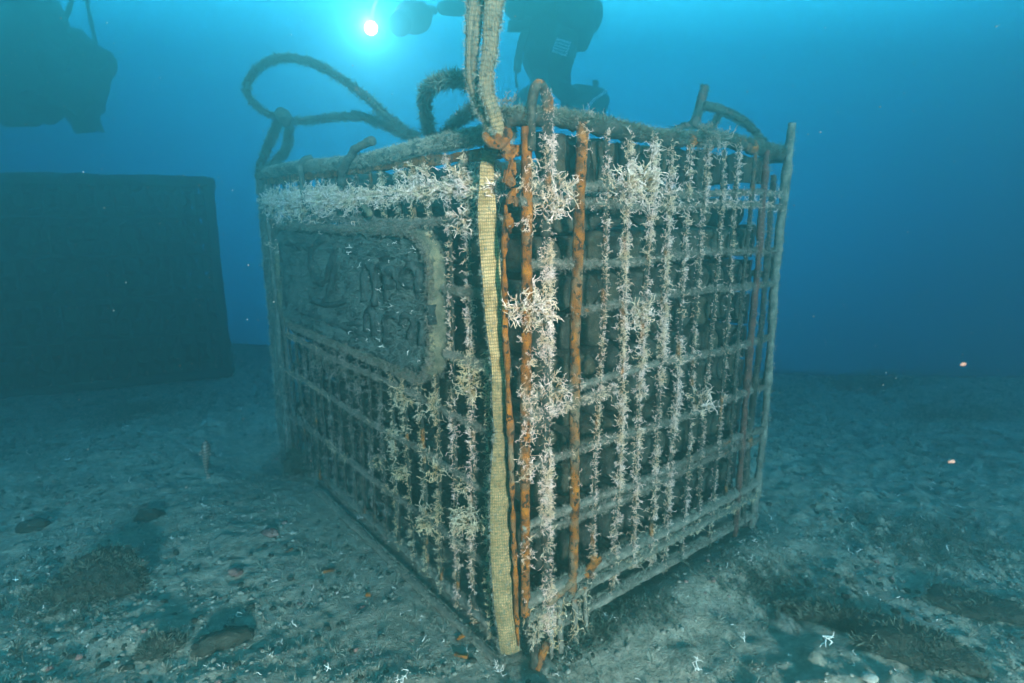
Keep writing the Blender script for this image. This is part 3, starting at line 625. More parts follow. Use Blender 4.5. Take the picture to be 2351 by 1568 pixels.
# top rail of the left face: rusty angle below, fibre-covered padding above
g = G(); boxpts(g, PL(.85, 1.165, .004), dL * .84, nL * .009, UP * .011, lump=.006, seed=5, nx=90, ny=2, nz=3); part('top_rail', g, M['rust'])
g = G(); P, s = tube(g, [PL(t, 1.195 + .007 * math.sin(t * 5 + 1), .008) for t in np.linspace(.03, 1.70, 30)], .019, 14, .008, .28, 24, seed=172); o = part('padded_rail', g, M['fuzzrail'])
pos, D = along(P, .019, 9000, out=UP, outw=0); growth_part(o, [(HAIR, pos, D, .006 + .010 * rng.random(len(pos)) ** 2)], M['turf_light'], 'turf')
g = G(); tube(g, smooth_path([PL(.62, 1.235, .02), PL(.70, 1.215, .035), PL(.80, 1.165, .035), PL(.84, 1.13, .02)], 6), .013, 8, .008, .3, 40, seed=173); part('loose_lashing', g, M['fuzzrail'])
g = G(); tube(g, smooth_path([PL(1.13, 1.225, .0), PL(1.13, 1.20, .04), PL(1.13, 1.10, .035), PL(1.14, 1.05, .02)], 6), .011, 8, .008, .3, 40, seed=174); part('loose_lashing', g, M['fuzzrail'])
g = G(); tube(g, [PL(.74, 1.10, .02), PL(.64, 1.035, .03)], .010, 8, .008, .3, 40, seed=175); part('loose_stick', g, M['rim'])
# rear faces: posts, uprights and rails seen through the gaps
B1 = C0 + dL * LL; B2 = C0 + dR * LR; B3 = B1 + dR * LR
for z in (1.2, .85, .5, .05):
    for a, b_ in ((B1, B3), (B2, B3)):
        g = G(); tube(g, [a + UP * z, b_ + UP * z], .012, 6, .05, .2, seed=int(z * 10)); part('rear_rail', g, M['bar'])
g = G(); tube(g, [B3, B3 + UP * 1.22], .014, 8, .03, .2, seed=9); part('corner_post', g, M['bar'])
for k in range(1, 12):
    a = B1 + dR * LR * k / 12; g = G(); tube(g, [a, a + UP * 1.2], .0065, 5, .06, .2, seed=k); part('rear_bar', g, M['bar'])
for k in range(1, 18):
    a = B2 + dL * LL * k / 18; g = G(); tube(g, [a, a + UP * 1.2], .0065, 5, .06, .2, seed=k); part('rear_bar', g, M['bar'])
for k in range(9):
    g = G(); boxpts(g, C0 + dR * (LR - .028) + dL * .80 + UP * (.09 + k * .108), dL * .74, dR * .008, UP * .049, lump=.006, seed=500 + k, nx=20, ny=1, nz=3); part('added_gap_board', g, M['dark'])  # added dark boards, blocking bright water seen through the far bars
# stubs at the far right corner
g = G(); tube(g, [PR(1.02, .86, .0), PR(1.06, .93, -.02)], .012, 8, .008, .3, seed=4); part('bent_stub', g, M['bar_silt'])
g = G(); tube(g, [PR(1.04, .28, -.05), PR(1.05, .02, -.05)], .008, 8, .01, .2, seed=4); part('bent_stub', g, M['bar'])

# sign plate on the left face
def rrect(t0, t1, z0, z1, r, n=7):
    pts = []
    for cx, cz, a0 in ((t1 - r, z1 - r, 0), (t0 + r, z1 - r, 90), (t0 + r, z0 + r, 180), (t1 - r, z0 + r, 270)):
        for k in range(n + 1):
            a = R(a0 + 90 * k / n); pts.append((cx + r * math.cos(a), cz + r * math.sin(a)))
    return np.array(pts)
T0, T1, Z0, Z1 = .305, 1.50, .605, 1.00
plate = empty('unused', (0, 0, 0), 'x', 'x'); bpy.data.objects.remove(plate)
g = G(); nu, nv = 150, 60
A, B_ = np.meshgrid(np.linspace(T0 + .01, T1 - .01, nu), np.linspace(Z0 + .01, Z1 - .01, nv), indexing='ij')
Pp = C0 + A[..., None] * dL + B_[..., None] * UP
offs = .024 + .0035 * fbm(Pp, 22, 4, 4) + .006 * np.clip(fbm(Pp, 16, 3, 8), 0, 1)
edge = np.minimum.reduce([A - T0, T1 - A, B_ - Z0, Z1 - B_]); offs = offs + .012 * np.exp(-((edge - .075) / .012) ** 2)
cr_ = .11
qa = np.maximum(0, np.maximum(T0 + cr_ - A, A - (T1 - cr_))); qb = np.maximum(0, np.maximum(Z0 + cr_ - B_, B_ - (Z1 - cr_))); outc = np.hypot(qa, qb) > cr_ * .97
offs = np.where(outc, -.0, offs)
V = Pp + offs[..., None] * nL
i = np.arange(nu - 1)[:, None] * nv; j = np.arange(nv - 1)[None, :]; Q = np.stack([i + j, i + nv + j, i + nv + j + 1, i + j + 1], -1).reshape(-1, 4)
keep = ~(outc.reshape(-1)[Q].all(1)); Q = Q[keep]
n_ = nu * nv; V2 = (Pp + nL * (-.004)).reshape(-1, 3)
g.add(np.concatenate([V.reshape(-1, 3), V2]), np.concatenate([Q[:, ::-1], Q + n_]))
plate = part('sign_plate', g, M['plate'])
tt = rng.uniform(T0 + .03, T1 - .03, 20000); zz = rng.uniform(Z0 + .03, Z1 - .03, 20000)
Pn = C0 + dL * tt[:, None] + UP * zz[:, None] + nL * .026; k_ = rng.random(20000) < np.clip(.5 + .8 * vn(Pn, 11, 3), .1, 1)
D = rng.normal(0, .6, (k_.sum(), 3)) + nL
growth_part(plate, [(HAIR, Pn[k_], D, .009 + .018 * rng.random(k_.sum()) ** 2)], M['turf_teal'], 'turf')
tt = rng.uniform(T0 + .05, T0 + .5, 60); zz = rng.uniform(Z0 + .05, Z1 - .03, 60); Pn = C0 + dL * tt[:, None] + UP * zz[:, None] + nL * .032
growth_part(plate, [(TWIG, Pn, rng.normal(0, 1, (60, 3)) + nL * .4, .010 + .014 * rng.random(60))], M['white'], 'pale_threads')
# rim: a deep lip standing out from the face
rr = rrect(T0, T1, Z0, Z1, .10, 9); rr = np.concatenate([rr, rr[:1]])
rr, _, _ = resample(np.c_[rr, np.zeros(len(rr))], .012)
cen = np.array([(T0 + T1) / 2, (Z0 + Z1) / 2])
prof = [(0, -.006), (0, .034), (-.003, .041), (-.008, .043), (-.013, .040), (-.015, .020)]
m = len(rr); tang = np.gradient(rr[:, :2], axis=0); nor = np.stack([tang[:, 1], -tang[:, 0]], 1); nor /= np.linalg.norm(nor, axis=1)[:, None] + 1e-9
nor[0] = nor[-1] = (1, 0)
VV = []
for a, b_ in prof:
    q = rr[:, :2] + nor * a; P3 = C0 + dL * q[:, :1] + UP * q[:, 1:2] + nL * b_
    P3 = P3 + (fbm(P3, 40, 4, 6) * .0045)[:, None] * nL + (fbm(P3, 45, 3, 7) * .002)[:, None] * UP; VV.append(P3)
VV = np.stack(VV, 1); kk = len(prof); i = np.arange(m - 1)[:, None] * kk; j = np.arange(kk - 1)[None, :]
g = G(); g.add(VV.reshape(-1, 3), np.stack([i + j, i + j + 1, i + kk + j + 1, i + kk + j], -1).reshape(-1, 4)); rim = part('sign_rim', g, M['rim'], plate)
idx = rng.integers(0, m, 9000); P3 = VV[idx, rng.integers(0, kk, 9000)] + rng.normal(0, .003, (9000, 3))
growth_part(plate, [(HAIR, P3, rng.normal(0, .6, P3.shape) + nL * .6 - dL * .3, .006 + .010 * rng.random(9000) ** 2)], M['turf_grey'], 'rim_turf')
# raised lettering, furred over
def letter(strokes, r=.014):
    g = G()
    for st in strokes:
        pts = smooth_path([PL(t, z, .036) for t, z in st], 6) if len(st) > 2 else [PL(*st[0], .036), PL(*st[1], .036)]
        tube(g, pts, r, 8, .008, .35, 45, seed=len(st))
    g2 = part('raised_letter', g, M['plate'], plate)
def U_(x, y):
    q = onL(x, y, .036) - C0; return (float(q @ dL), float(q[2]))
letter([[U_(745, 545), U_(722, 570), U_(715, 605), U_(728, 645), U_(750, 640), U_(765, 600), U_(778, 560)], [U_(775, 560), U_(765, 640), U_(745, 700)]], .012)   # the tall looped initial with its tail
letter([[U_(838, 690), U_(840, 615), U_(850, 610), U_(862, 625), U_(862, 700)], [U_(862, 625), U_(875, 608), U_(888, 625), U_(888, 690)]], .012)
letter([[U_(915, 640), U_(905, 620), U_(892, 625), U_(893, 650), U_(910, 650)], [U_(915, 615), U_(918, 665)]], .012)
letter([[U_(960, 640), U_(950, 612), U_(932, 618), U_(925, 645), U_(945, 655), U_(960, 640)], [U_(962, 620), U_(965, 670)]], .012)
letter([[U_(842, 760), U_(845, 715), U_(858, 722), U_(862, 770)]], .012)
letter([[U_(888, 775), U_(885, 730), U_(905, 722), U_(915, 735)]], .011)
letter([[U_(925, 745), U_(930, 725), U_(948, 735), U_(945, 775)]], .011)
letter([[U_(975, 735), U_(972, 790)], [U_(990, 700), U_(995, 745)]], .013)
letter([[U_(720, 690), U_(760, 700), U_(800, 690)], [U_(800, 745), U_(830, 740)]], .010)

# ------------------------------------------------------------------ bottles in the cage
def bottle_mesh(seed, seg=18):
    prof = [(0, .012), (.020, .010), (.034, .0), (.040, .002), (.0435, .010), (.044, .03), (.044, .12), (.0435, .18), (.036, .205), (.022, .235), (.0165, .26), (.0155, .30), (.0175, .302), (.0175, .315), (.0, .316)]
    g = G(); a = np.arange(seg) * 2 * math.pi / seg
    V = np.array([[(r * math.cos(q), r * math.sin(q), h) for q in a] for r, h in prof])
    V = V + np.stack([fbm(V, 30, 3, seed), fbm(V, 30, 3, seed + 1), fbm(V, 30, 3, seed + 2)], -1) * .0028
    m = len(prof); i = np.arange(m - 1)[:, None] * seg; j = np.arange(seg)[None, :]; j2 = (j + 1) % seg
    g.add(V.reshape(-1, 3), np.stack([i + j, i + j2, i + seg + j2, i + seg + j], -1).reshape(-1, 4)); return g
BM = [bottle_mesh(s * 5 + 1).mesh('bottle', mat=M['bottle']) for s in range(5)]
ORD = ['first', 'second', 'third', 'fourth', 'fifth', 'sixth', 'seventh', 'eighth', 'ninth', 'tenth', 'eleventh', 'twelfth']
def place_bottle(pos, axis_, label, group):
    o = bpy.data.objects.new('bottle', BM[random.randrange(5)]); COL.objects.link(o)
    q = Vector(axis_).to_track_quat('Z', 'Y').to_matrix().to_4x4() @ Matrix.Rotation(random.uniform(0, 6.28), 4, 'Z')
    q.translation = Vector(pos); o.matrix_world = q
    o['label'] = label; o['category'] = 'bottle'; o['group'] = group
ROWS, COLS, DZ, DT = 11, 10, .097, .092
for r in range(ROWS):
    for c in range(COLS):
        t = .075 + c * DT + (DT / 2 if r % 2 else 0); z = .075 + r * DZ
        if r == ROWS - 1 and c in (6, 8): continue
        pos = C0 + dR * t + UP * z + dL * (.055 + .018 * random.random())
        place_bottle(pos + np.random.default_rng(r * 20 + c).normal(0, .004, 3), dL + np.array([0, 0, random.uniform(-.04, .04)]) + dR * random.uniform(-.04, .04),
                     f'bottle base behind the right-hand bars, {ORD[c]} from the rusty corner, {ORD[r]} row up', 'bottles lying base outwards behind the right face')
for r in range(ROWS):
    for k in range(1, 5):
        t = .085 + (DT / 2 if r % 2 else 0) * 0 + .01 * random.random(); z = .075 + r * DZ
        if r == ROWS - 1 and k == 3: continue
        flip = (r + k) % 2
        pos = C0 + dR * t + UP * z + dL * (.06 + k * .325 + (.31 if flip else 0))
        place_bottle(pos, (-dL if flip else dL) + np.array([0, 0, random.uniform(-.05, .05)]),
                     f'lengthwise bottle behind the left-hand bars, {ORD[k]} from the strap, {ORD[r]} row up', 'bottles lying lengthwise behind the left face')
g = G(); bp_ = bottle_mesh(3, 8); V0 = np.concatenate(bp_.v); Q0 = np.concatenate(bp_.q)
for r in range(ROWS + 1):
    for c in range(1, COLS - (0 if r < ROWS - 1 else 3)):
        for k in range(1, 5):
            t = .085 + c * DT + (DT / 2 if r % 2 else 0); z = .075 + r * DZ
            o_ = C0 + dR * t + UP * z + dL * (.06 + k * .325); g.add(o_ + V0[:, :1] * dR + V0[:, 1:2] * UP + V0[:, 2:] * dL, Q0[:, ::-1])
link('bottle_stack', g.mesh('bottle_stack', mat=M['bottle']), kind='stuff')

# ------------------------------------------------------------------ webbing, slings and ropes
def ribbon(name, path, widths, facing, mat, label, cat, thick=.004, curl=0., fold=0., group=None, parent=None, per=12, v0=0., turf=0, tmat='turf_light'):
    P = smooth_path(path, per); P, s, k = resample(P, .006); T = np.gradient(P, axis=0); T /= np.linalg.norm(T, axis=1)[:, None]
    w = np.interp(k, np.linspace(0, 1, len(widths)), widths)
    Fv = np.array([np.interp(k, np.linspace(0, 1, len(facing)), np.array(facing)[:, q]) for q in range(3)]).T
    Fv = Fv - T * (Fv * T).sum(1)[:, None]; Fv /= np.linalg.norm(Fv, axis=1)[:, None]; Sd = np.cross(Fv, T)
    na = 13; a = np.linspace(-1, 1, na); rows = []; uvs = []
    for sgn in (1, -1):
        aa = a if sgn > 0 else a[::-1]
        off = (curl * (aa ** 2)[None, :] * w[:, None] * -1 + fold * np.abs(np.sin(aa * 2.6))[None, :] * w[:, None]) + sgn * thick / 2
        q = P[:, None, :] + Sd[:, None, :] * (aa[None, :, None] * w[:, None, None] / 2) + Fv[:, None, :] * off[..., None]
        rows.append(q); uvs.append(np.stack([np.tile((aa + 1) / 2, (len(P), 1)), np.repeat((s + v0)[:, None], na, 1)], -1))
    Vv = np.concatenate(rows, 1); UVv = np.concatenate(uvs, 1)
    nz = fbm(Vv, 55, 3, 7)[..., None]; Vv = Vv + Fv[:, None, :] * nz * .0022 + Sd[:, None, :] * (vn(Vv, 30, 3)[..., None]) * .0012
    m, n = Vv.shape[:2]; i = np.arange(m - 1)[:, None] * n; j = np.arange(n)[None, :]; j2 = (j + 1) % n
    g = G(); g.add(Vv.reshape(-1, 3), np.stack([i + j, i + j2, i + n + j2, i + n + j], -1).reshape(-1, 4), UV=UVv.reshape(-1, 2))
    o = link(name, g.mesh(name, mat=mat, uv=True), parent, label=label, cat=cat, group=group)
    if turf:
        a_ = rng.integers(0, m, turf); b_ = rng.integers(0, n, turf); e = rng.random(turf) < .5; b_[e] = rng.choice([0, n // 2 - 1, n // 2, n - 1], e.sum())
        pp = Vv[a_, b_]; D = Fv[a_] * .6 + Sd[a_] * np.sign(((pp - P[a_]) * Sd[a_]).sum(1))[:, None] * .8 + rng.normal(0, .4, (turf, 3))
        growth_part(o, [(HAIR, pp, D, .004 + .008 * rng.random(turf) ** 2)], M[tmat], 'turf')
    return o
cam_dir = lambda p: (np.array([0, 0, CAM_H]) - p) / np.linalg.norm(np.array([0, 0, CAM_H]) - p)
fL = nL * .5 + nR * .8
pts = [onL(x, y, o) for x, y, o in [(1146, 300, .034), (1140, 318, .027), (1130, 345, .034), (1120, 375, .035), (1118, 430, .037), (1120, 520, .038), (1128, 620, .039), (1137, 720, .038), (1145, 800, .034), (1148, 835, .030), (1148, 880, .031), (1146, 960, .034), (1146, 1100, .034), (1150, 1250, .033), (1158, 1380, .030), (1166, 1450, .025), (1172, 1500, .019)]]
ribbon('webbing_strap', pts, [.022, .028, .036, .041, .041, .041, .039, .032, .020, .033, .042, .046, .049, .051, .049, .046], [fL], M['web'], 'yellow woven webbing strap running down the near corner of the cage to the sand', 'strap', curl=.10, turf=1500, thick=.005)
pts2 = [p_ + nR * -.003 + dL * .012 + np.array([0, 0, 0]) for p_ in pts[7:]]
g = G(); tube(g, [onR(x, y, -.004) for x, y in [(1160, 470), (1158, 600), (1160, 780), (1165, 860), (1172, 1000), (1178, 1200), (1185, 1380), (1190, 1480)]], .006, 8, .009, .6, 40, seed=31); part('corner_angle', g, M['rust'])
g = G(); blob(g, onL(1150, 835, .02), .013, 2, .4, seed=3); blob(g, onL(1160, 838, .012), .011, 2, .4, seed=4); part('rust_flake', g, M['rust'])
# two slings going up from the knot
Y0 = 1.23
def A_(x, y, Y=Y0): return atY(x, y, Y)
cf = [np.array([0.1, -1., -.1]), np.array([.6, -1., 0]), np.array([-.4, -1, 0]), np.array([.2, -1, 0])]
ribbon('lifting_sling', [A_(1110, -420, 1.20), A_(1100, -100, 1.20), A_(1093, 0, 1.20), A_(1082, 100, 1.205), A_(1082, 180, 1.21), A_(1098, 235, 1.22), A_(1118, 275, 1.215), A_(1140, 318, 1.21)], [.034, .036, .036, .034, .034, .030, .022, .018, .022], cf, M['web_grey'], 'left one of the two grey-tan lifting slings rising out of the picture above the corner', 'sling', curl=.25, fold=.16, turf=1200, group='lifting slings above the near corner')
ribbon('lifting_sling', [A_(1150, -420, 1.17), A_(1140, -100, 1.17), A_(1134, 0, 1.17), A_(1128, 100, 1.175), A_(1118, 170, 1.18), A_(1122, 220, 1.185), A_(1140, 275, 1.19), A_(1152, 325, 1.19)], [.036, .038, .038, .036, .034, .030, .027, .026, .022], cf[::-1], M['web_grey'], 'right one of the two tan lifting slings, wider, knotted onto the cage corner', 'sling', curl=.22, fold=.14, turf=1200, group='lifting slings above the near corner')
# knot at the corner
g = G(); tube(g, smooth_path([A_(1112, 312, 1.20), A_(1130, 330, 1.185), A_(1155, 328, 1.18), A_(1165, 300, 1.20), A_(1150, 285, 1.235)], 8), .011, 9, .006, .3, 60, seed=8)
tube(g, smooth_path([A_(1128, 262, 1.23), A_(1140, 300, 1.20), A_(1150, 322, 1.19)], 8), .010, 9, .006, .3, 60, seed=9); part('iron_lug', g, M['rust'])
for k, (x, y, a, b) in enumerate([(1128, 338, .020, .012), (1150, 345, .016, .012)]): rust_plate(onL(x, y, .045), (dR - dL) * a * .7, UP * b, (nL + nR) * .003, 260 + k)
def rope(pts, r, label, mat='rope', turf=1400, group='weedy ropes on the cage top', name='rope', per=10):
    P = smooth_path(pts, per); g = G(); P2, s = tube(g, P, r, 10, .008, .25, 50, seed=int(r * 1e4))
    o = link(name, g.mesh(name, mat=M[mat]), label=label, cat='rope', group=group)
    pos, D = along(P2, r, turf); growth_part(o, [(HAIR, pos, D, .008 + .018 * rng.random(len(pos)) ** 2)], M['turf_teal'] if r < .009 else M['turf'], 'turf'); return o
YA = lambda pts: [atY(*p_) for p_ in pts]
rope(YA([(958, 318, 1.93), (905, 282, 1.98), (850, 232, 2.02), (790, 185, 2.08), (730, 150, 2.14), (675, 134, 2.2), (620, 140, 2.26), (580, 170, 2.3), (567, 205, 2.34), (585, 240, 2.38), (620, 262, 2.42), (655, 275, 2.46), (700, 277, 2.4), (760, 270, 2.3), (815, 267, 2.2), (860, 277, 2.1), (905, 297, 2.0), (955, 318, 1.92)]), .0085, 'weedy rope lying in one large open loop above the left end of the cage', turf=4200)
rope(YA([(990, 318, 1.72), (982, 285, 1.66), (975, 240, 1.58), (985, 200, 1.5), (1020, 185, 1.42), (1060, 184, 1.35), (1092, 192, 1.28), (1106, 225, 1.25), (1118, 262, 1.24)]), .0095, 'reddish weedy rope arching from the top rail to the slings', turf=1900)
rope(YA([(1015, 310, 1.62), (1040, 285, 1.6), (1070, 262, 1.5), (1100, 245, 1.4)]), .0085, 'short dark rope slanting up behind the reddish arch of rope', turf=700)
kn = empty('knotted_strap', PL(1.68, 1.2), 'weedy strap knotted upright round the far left top corner of the cage', 'strap')
fz = [np.array([.3, -1., 0])]
for nm, q, wd in (('strap_loop', [(596, 400, 2.52), (603, 370, 2.5), (618, 330, 2.48), (635, 290, 2.46), (650, 262, 2.45)], .030), ('strap_loop', [(655, 262, 2.46), (664, 300, 2.48), (655, 345, 2.5), (630, 375, 2.52), (608, 398, 2.53)], .034)):
    P = smooth_path(YA(q), 8); g = G(); tube(g, P, wd / 2 * .75, 9, .01, .3, 35, seed=12); o = link(nm, g.mesh(nm, mat=M['rope']), kn)
    pos, D = along(P, wd / 2 * .8, 1300); growth_part(o, [(HAIR, pos, D, .010 + .014 * rng.random(len(pos)) ** 2)], M['turf'], 'turf')
g = G(); blob(g, atY(652, 268, 2.44), .032, 3, .35, seed=6); link('knot', g.mesh('knot', mat=M['rope']), kn)
# ropes on the far right of the top
def T_(x, y): return atY(x, y, 1.95)
ds = empty('driftwood_snag', T_(1600, 280), 'weedy branching snag standing up from the right part of the cage top', 'branch')
for nm, q, r0, r1 in (('stem', [(1618, 197), (1610, 230), (1603, 262), (1590, 290)], .010, .014), ('branch', [(1545, 302), (1575, 288), (1605, 290), (1640, 306), (1670, 322)], .008, .008), ('branch', [(1612, 242), (1650, 250), (1690, 268), (1722, 292), (1752, 325)], .013, .010), ('branch', [(1628, 298), (1642, 280), (1652, 262)], .006, .006)):
    P = smooth_path([T_(*a) for a in q], 8); g = G(); tube(g, P, r0, 9, .01, .3, 30, seed=14, r2=r1); o = link(nm, g.mesh(nm, mat=M['rope']), ds)
    pos, D = along(P, r0, 700); growth_part(o, [(HAIR, pos, D, .006 + .010 * rng.random(len(pos)) ** 2)], M['turf'], 'turf')

# ------------------------------------------------------------------ the second cage in the murk on the left
c2o = np.array([-1.86, 3.75, 0]); w2 = np.array([-.44, .898, 0]); u2 = np.array([-.898, -.44, 0]); L2, D2_, H2 = 2.0, 1.1, 1.23
cage2 = empty('bottle_cage', c2o, 'second bottle cage, a dark block half lost in the murk at the far left', 'cage')
q_ = lambda a, b_, z: c2o + u2 * a + w2 * b_ + UP * z
for a, b_ in ((0, 0), (L2, 0), (0, D2_), (L2, D2_)):
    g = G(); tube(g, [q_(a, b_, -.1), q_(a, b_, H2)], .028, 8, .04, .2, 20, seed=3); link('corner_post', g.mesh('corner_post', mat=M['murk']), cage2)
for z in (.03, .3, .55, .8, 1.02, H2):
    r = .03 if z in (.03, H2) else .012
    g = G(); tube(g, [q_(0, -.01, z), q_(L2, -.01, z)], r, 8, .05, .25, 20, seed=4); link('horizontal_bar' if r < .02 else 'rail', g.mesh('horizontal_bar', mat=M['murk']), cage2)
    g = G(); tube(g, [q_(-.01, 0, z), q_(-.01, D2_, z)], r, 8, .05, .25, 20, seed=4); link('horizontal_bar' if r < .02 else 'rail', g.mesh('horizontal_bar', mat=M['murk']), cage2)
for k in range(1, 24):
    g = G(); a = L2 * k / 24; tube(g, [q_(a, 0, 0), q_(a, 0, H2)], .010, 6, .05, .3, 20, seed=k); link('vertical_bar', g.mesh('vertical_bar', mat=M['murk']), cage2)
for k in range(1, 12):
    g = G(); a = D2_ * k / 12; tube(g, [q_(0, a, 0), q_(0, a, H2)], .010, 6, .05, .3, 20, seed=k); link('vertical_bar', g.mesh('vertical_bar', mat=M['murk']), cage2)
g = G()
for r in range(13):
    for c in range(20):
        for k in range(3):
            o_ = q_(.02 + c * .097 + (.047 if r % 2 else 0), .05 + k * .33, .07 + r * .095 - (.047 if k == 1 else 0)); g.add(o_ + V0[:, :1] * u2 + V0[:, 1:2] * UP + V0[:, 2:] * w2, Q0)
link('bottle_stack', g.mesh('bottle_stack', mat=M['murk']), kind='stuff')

# net bundle hanging on rope slings over it
nb = empty('net_bundle', atY(120, 180, 4.2), 'dark sagging bundle of netting hung on ropes in the top left corner', 'net')
g = G(); Yn = 4.2
for k, (x, y, rd) in enumerate([(30, 110, .30), (110, 150, .22), (60, 190, .24), (150, 190, .16), (205, 150, .11), (195, 215, .12), (-60, 90, .35), (190, 270, .075), (95, 210, .16), (225, 170, .07)]):
    blob(g, atY(x, y, Yn + .1 * math.sin(k)), rd * 1.25, 3, .35, 1.5, seed=k + 50, squash=(1, .8, .95))
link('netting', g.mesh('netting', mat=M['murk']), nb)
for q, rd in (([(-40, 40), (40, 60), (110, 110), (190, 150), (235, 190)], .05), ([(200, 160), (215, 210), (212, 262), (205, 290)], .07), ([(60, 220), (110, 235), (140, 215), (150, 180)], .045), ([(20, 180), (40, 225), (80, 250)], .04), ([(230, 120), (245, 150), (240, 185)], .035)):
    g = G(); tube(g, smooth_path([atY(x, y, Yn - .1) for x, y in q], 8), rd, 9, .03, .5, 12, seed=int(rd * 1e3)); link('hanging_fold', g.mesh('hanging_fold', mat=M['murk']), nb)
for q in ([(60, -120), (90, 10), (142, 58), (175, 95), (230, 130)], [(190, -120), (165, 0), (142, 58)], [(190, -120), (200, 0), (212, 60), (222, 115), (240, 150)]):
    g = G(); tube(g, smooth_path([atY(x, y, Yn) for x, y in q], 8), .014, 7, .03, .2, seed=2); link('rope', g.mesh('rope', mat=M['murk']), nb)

# ------------------------------------------------------------------ the diver behind the cage
YD = 4.6; K = YD / 3.7
def tube_k(g, P, r, *a, **k): return tube(g, P, r * K, *a, **k)
def blob_k(g, c, r, *a, **k): return blob(g, c, r * K, *a, **k)
def Dp(x, y, dy=0.): return Vector(atY(x, y, YD + dy * K))
diver = empty('person', Dp(1265, 60), 'diver in a black suit hovering behind the cage with one arm stretched out', 'person')
def skin_body(name, nodes, edges, mat, parent, sub=2):
    me = bpy.data.meshes.new(name); me.from_pydata([tuple(n[0]) for n in nodes], edges, []); o = bpy.data.objects.new(name, me); COL.objects.link(o)
    sk = o.modifiers.new('skin', 'SKIN'); sk.use_smooth_shade = True
    for k, n in enumerate(nodes):
        v = me.skin_vertices[0].data[k]; v.radius = (n[1] * K, n[1] * K) if not isinstance(n[1], tuple) else n[1]; v.use_root = (k == 0)
    ss = o.modifiers.new('sub', 'SUBSURF'); ss.levels = ss.render_levels = sub
    bpy.context.view_layer.update(); dg = bpy.context.evaluated_depsgraph_get(); m2 = bpy.data.meshes.new_from_object(o.evaluated_get(dg)); bpy.data.objects.remove(o)
    m2.name = name; m2.materials.clear(); m2.materials.append(mat)
    return link(name, m2, parent)
hip = Dp(1265, 70); V3 = lambda a, b_, c: Vector((a, b_, c)) * K
nodes = [(hip, .155), (hip + V3(-.01, .02, .18), .14), (hip + V3(-.03, 0, .40), .165), (hip + V3(-.04, 0, .55), .12), (hip + V3(-.05, -.02, .64), .065), (hip + V3(-.06, -.05, .74), .085), (hip + V3(-.06, -.06, .84), .09), (hip + V3(-.06, -.05, .92), .05),
         (Dp(1230, 95), .095), (Dp(1238, 150, -.10), .078), (Dp(1250, 205, .02), .062), (Dp(1225, 225, .22), .05), (Dp(1218, 240, .30), .042),
         (Dp(1300, 95), .095), (Dp(1282, 155, -.12), .078), (Dp(1288, 205, .0), .062), (Dp(1318, 225, .2), .05), (Dp(1330, 235, .3), .042),
         (hip + V3(-.22, 0, .50), .075), (Dp(1120, -10, -.12), .055), (Dp(1065, 18, -.25), .045), (Dp(1005, 18, -.36), .036),
         (hip + V3(.16, 0, .50), .075), (hip + V3(.30, -.05, .28), .055), (hip + V3(.24, -.28, .18), .045), (hip + V3(.12, -.42, .2), .034)]
edges = [(0, 1), (1, 2), (2, 3), (3, 4), (4, 5), (5, 6), (6, 7), (0, 8), (8, 9), (9, 10), (10, 11), (11, 12), (0, 13), (13, 14), (14, 15), (15, 16), (16, 17), (3, 18), (18, 19), (19, 20), (20, 21), (3, 22), (22, 23), (23, 24), (24, 25)]
body = skin_body('body', nodes, edges, M['suit'], diver)
def hand(c, fw, sd_, up_, name='hand'):
    c, fw, sd_, up_ = Vector(c), Vector(fw).normalized(), Vector(sd_).normalized(), Vector(up_).normalized()
    nd = [(c - fw * .05 * K, .028), (c, .030)]; ed = [(0, 1)]
    for k, (a, L) in enumerate(((-.032, .072), (-.011, .082), (.011, .078), (.031, .062))):
        b0 = c + (fw * .03 + sd_ * a) * K; i = len(nd); nd += [(b0, .011), (b0 + (fw * L * .5 - up_ * .012) * K, .010), (b0 + (fw * L * .72 - up_ * .038) * K, .009)]; ed += [(1, i), (i, i + 1), (i + 1, i + 2)]
    i = len(nd); nd += [(c + (fw * .01 - sd_ * .04 - up_ * .01) * K, .012), (c + (fw * .045 - sd_ * .055 - up_ * .025) * K, .010)]; ed += [(1, i), (i, i + 1)]
    skin_body(name, nd, ed, M['suit'], body, 1)
hand(Dp(985, 22, -.38), (-1, -.2, 0), (0, -1, 0), (0, 0, 1)); hand(hip + V3(.06, -.47, .2), (-1, -.5, 0), (0, -.3, 1), (0, 1, 0))
# tank, vest, mask, hoses
g = G(); tube_k(g, [tuple(hip + V3(.02, .22, .02)), tuple(hip + V3(.0, .22, .55))], .09, 16, .05, 0); link('air_tank', g.mesh('air_tank', mat=M['metal']), diver)
g = G()
for k, (x, y, rd, dy) in enumerate([(1235, 20, .15, 0), (1300, 25, .16, .02), (1330, 60, .115, .03), (1345, 35, .10, .05), (1200, 0, .12, 0), (1330, 88, .07, .03), (1320, 10, .12, .05)]): blob_k(g, tuple(Dp(x, y, dy)), rd, 3, .18, 1.2, seed=k + 80, squash=(.95, .8, 1.))
link('buoyancy_vest', g.mesh('buoyancy_vest', mat=M['suit2']), diver)
g = G(); boxpts(g, tuple(Dp(1289, 108, -.22)), K * np.array([.040, .0, -.012]), K * np.array([.012, 0, .036]), np.array([0, .006, 0])); lab = link('pale_label', g.mesh('pale_label', smooth=False, mat=M['pale']), diver)
for k in range(4):
    g = G(); c_ = np.array(Dp(1289, 108, -.232)) + K * np.array([.012, 0, .036]) * (-.6 + .4 * k); boxpts(g, c_, K * np.array([.032, 0, -.0095]), np.array([.001, 0, .0035]), np.array([0, .002, 0])); link('print_line', g.mesh('print_line', smooth=False, mat=M['metal']), lab)
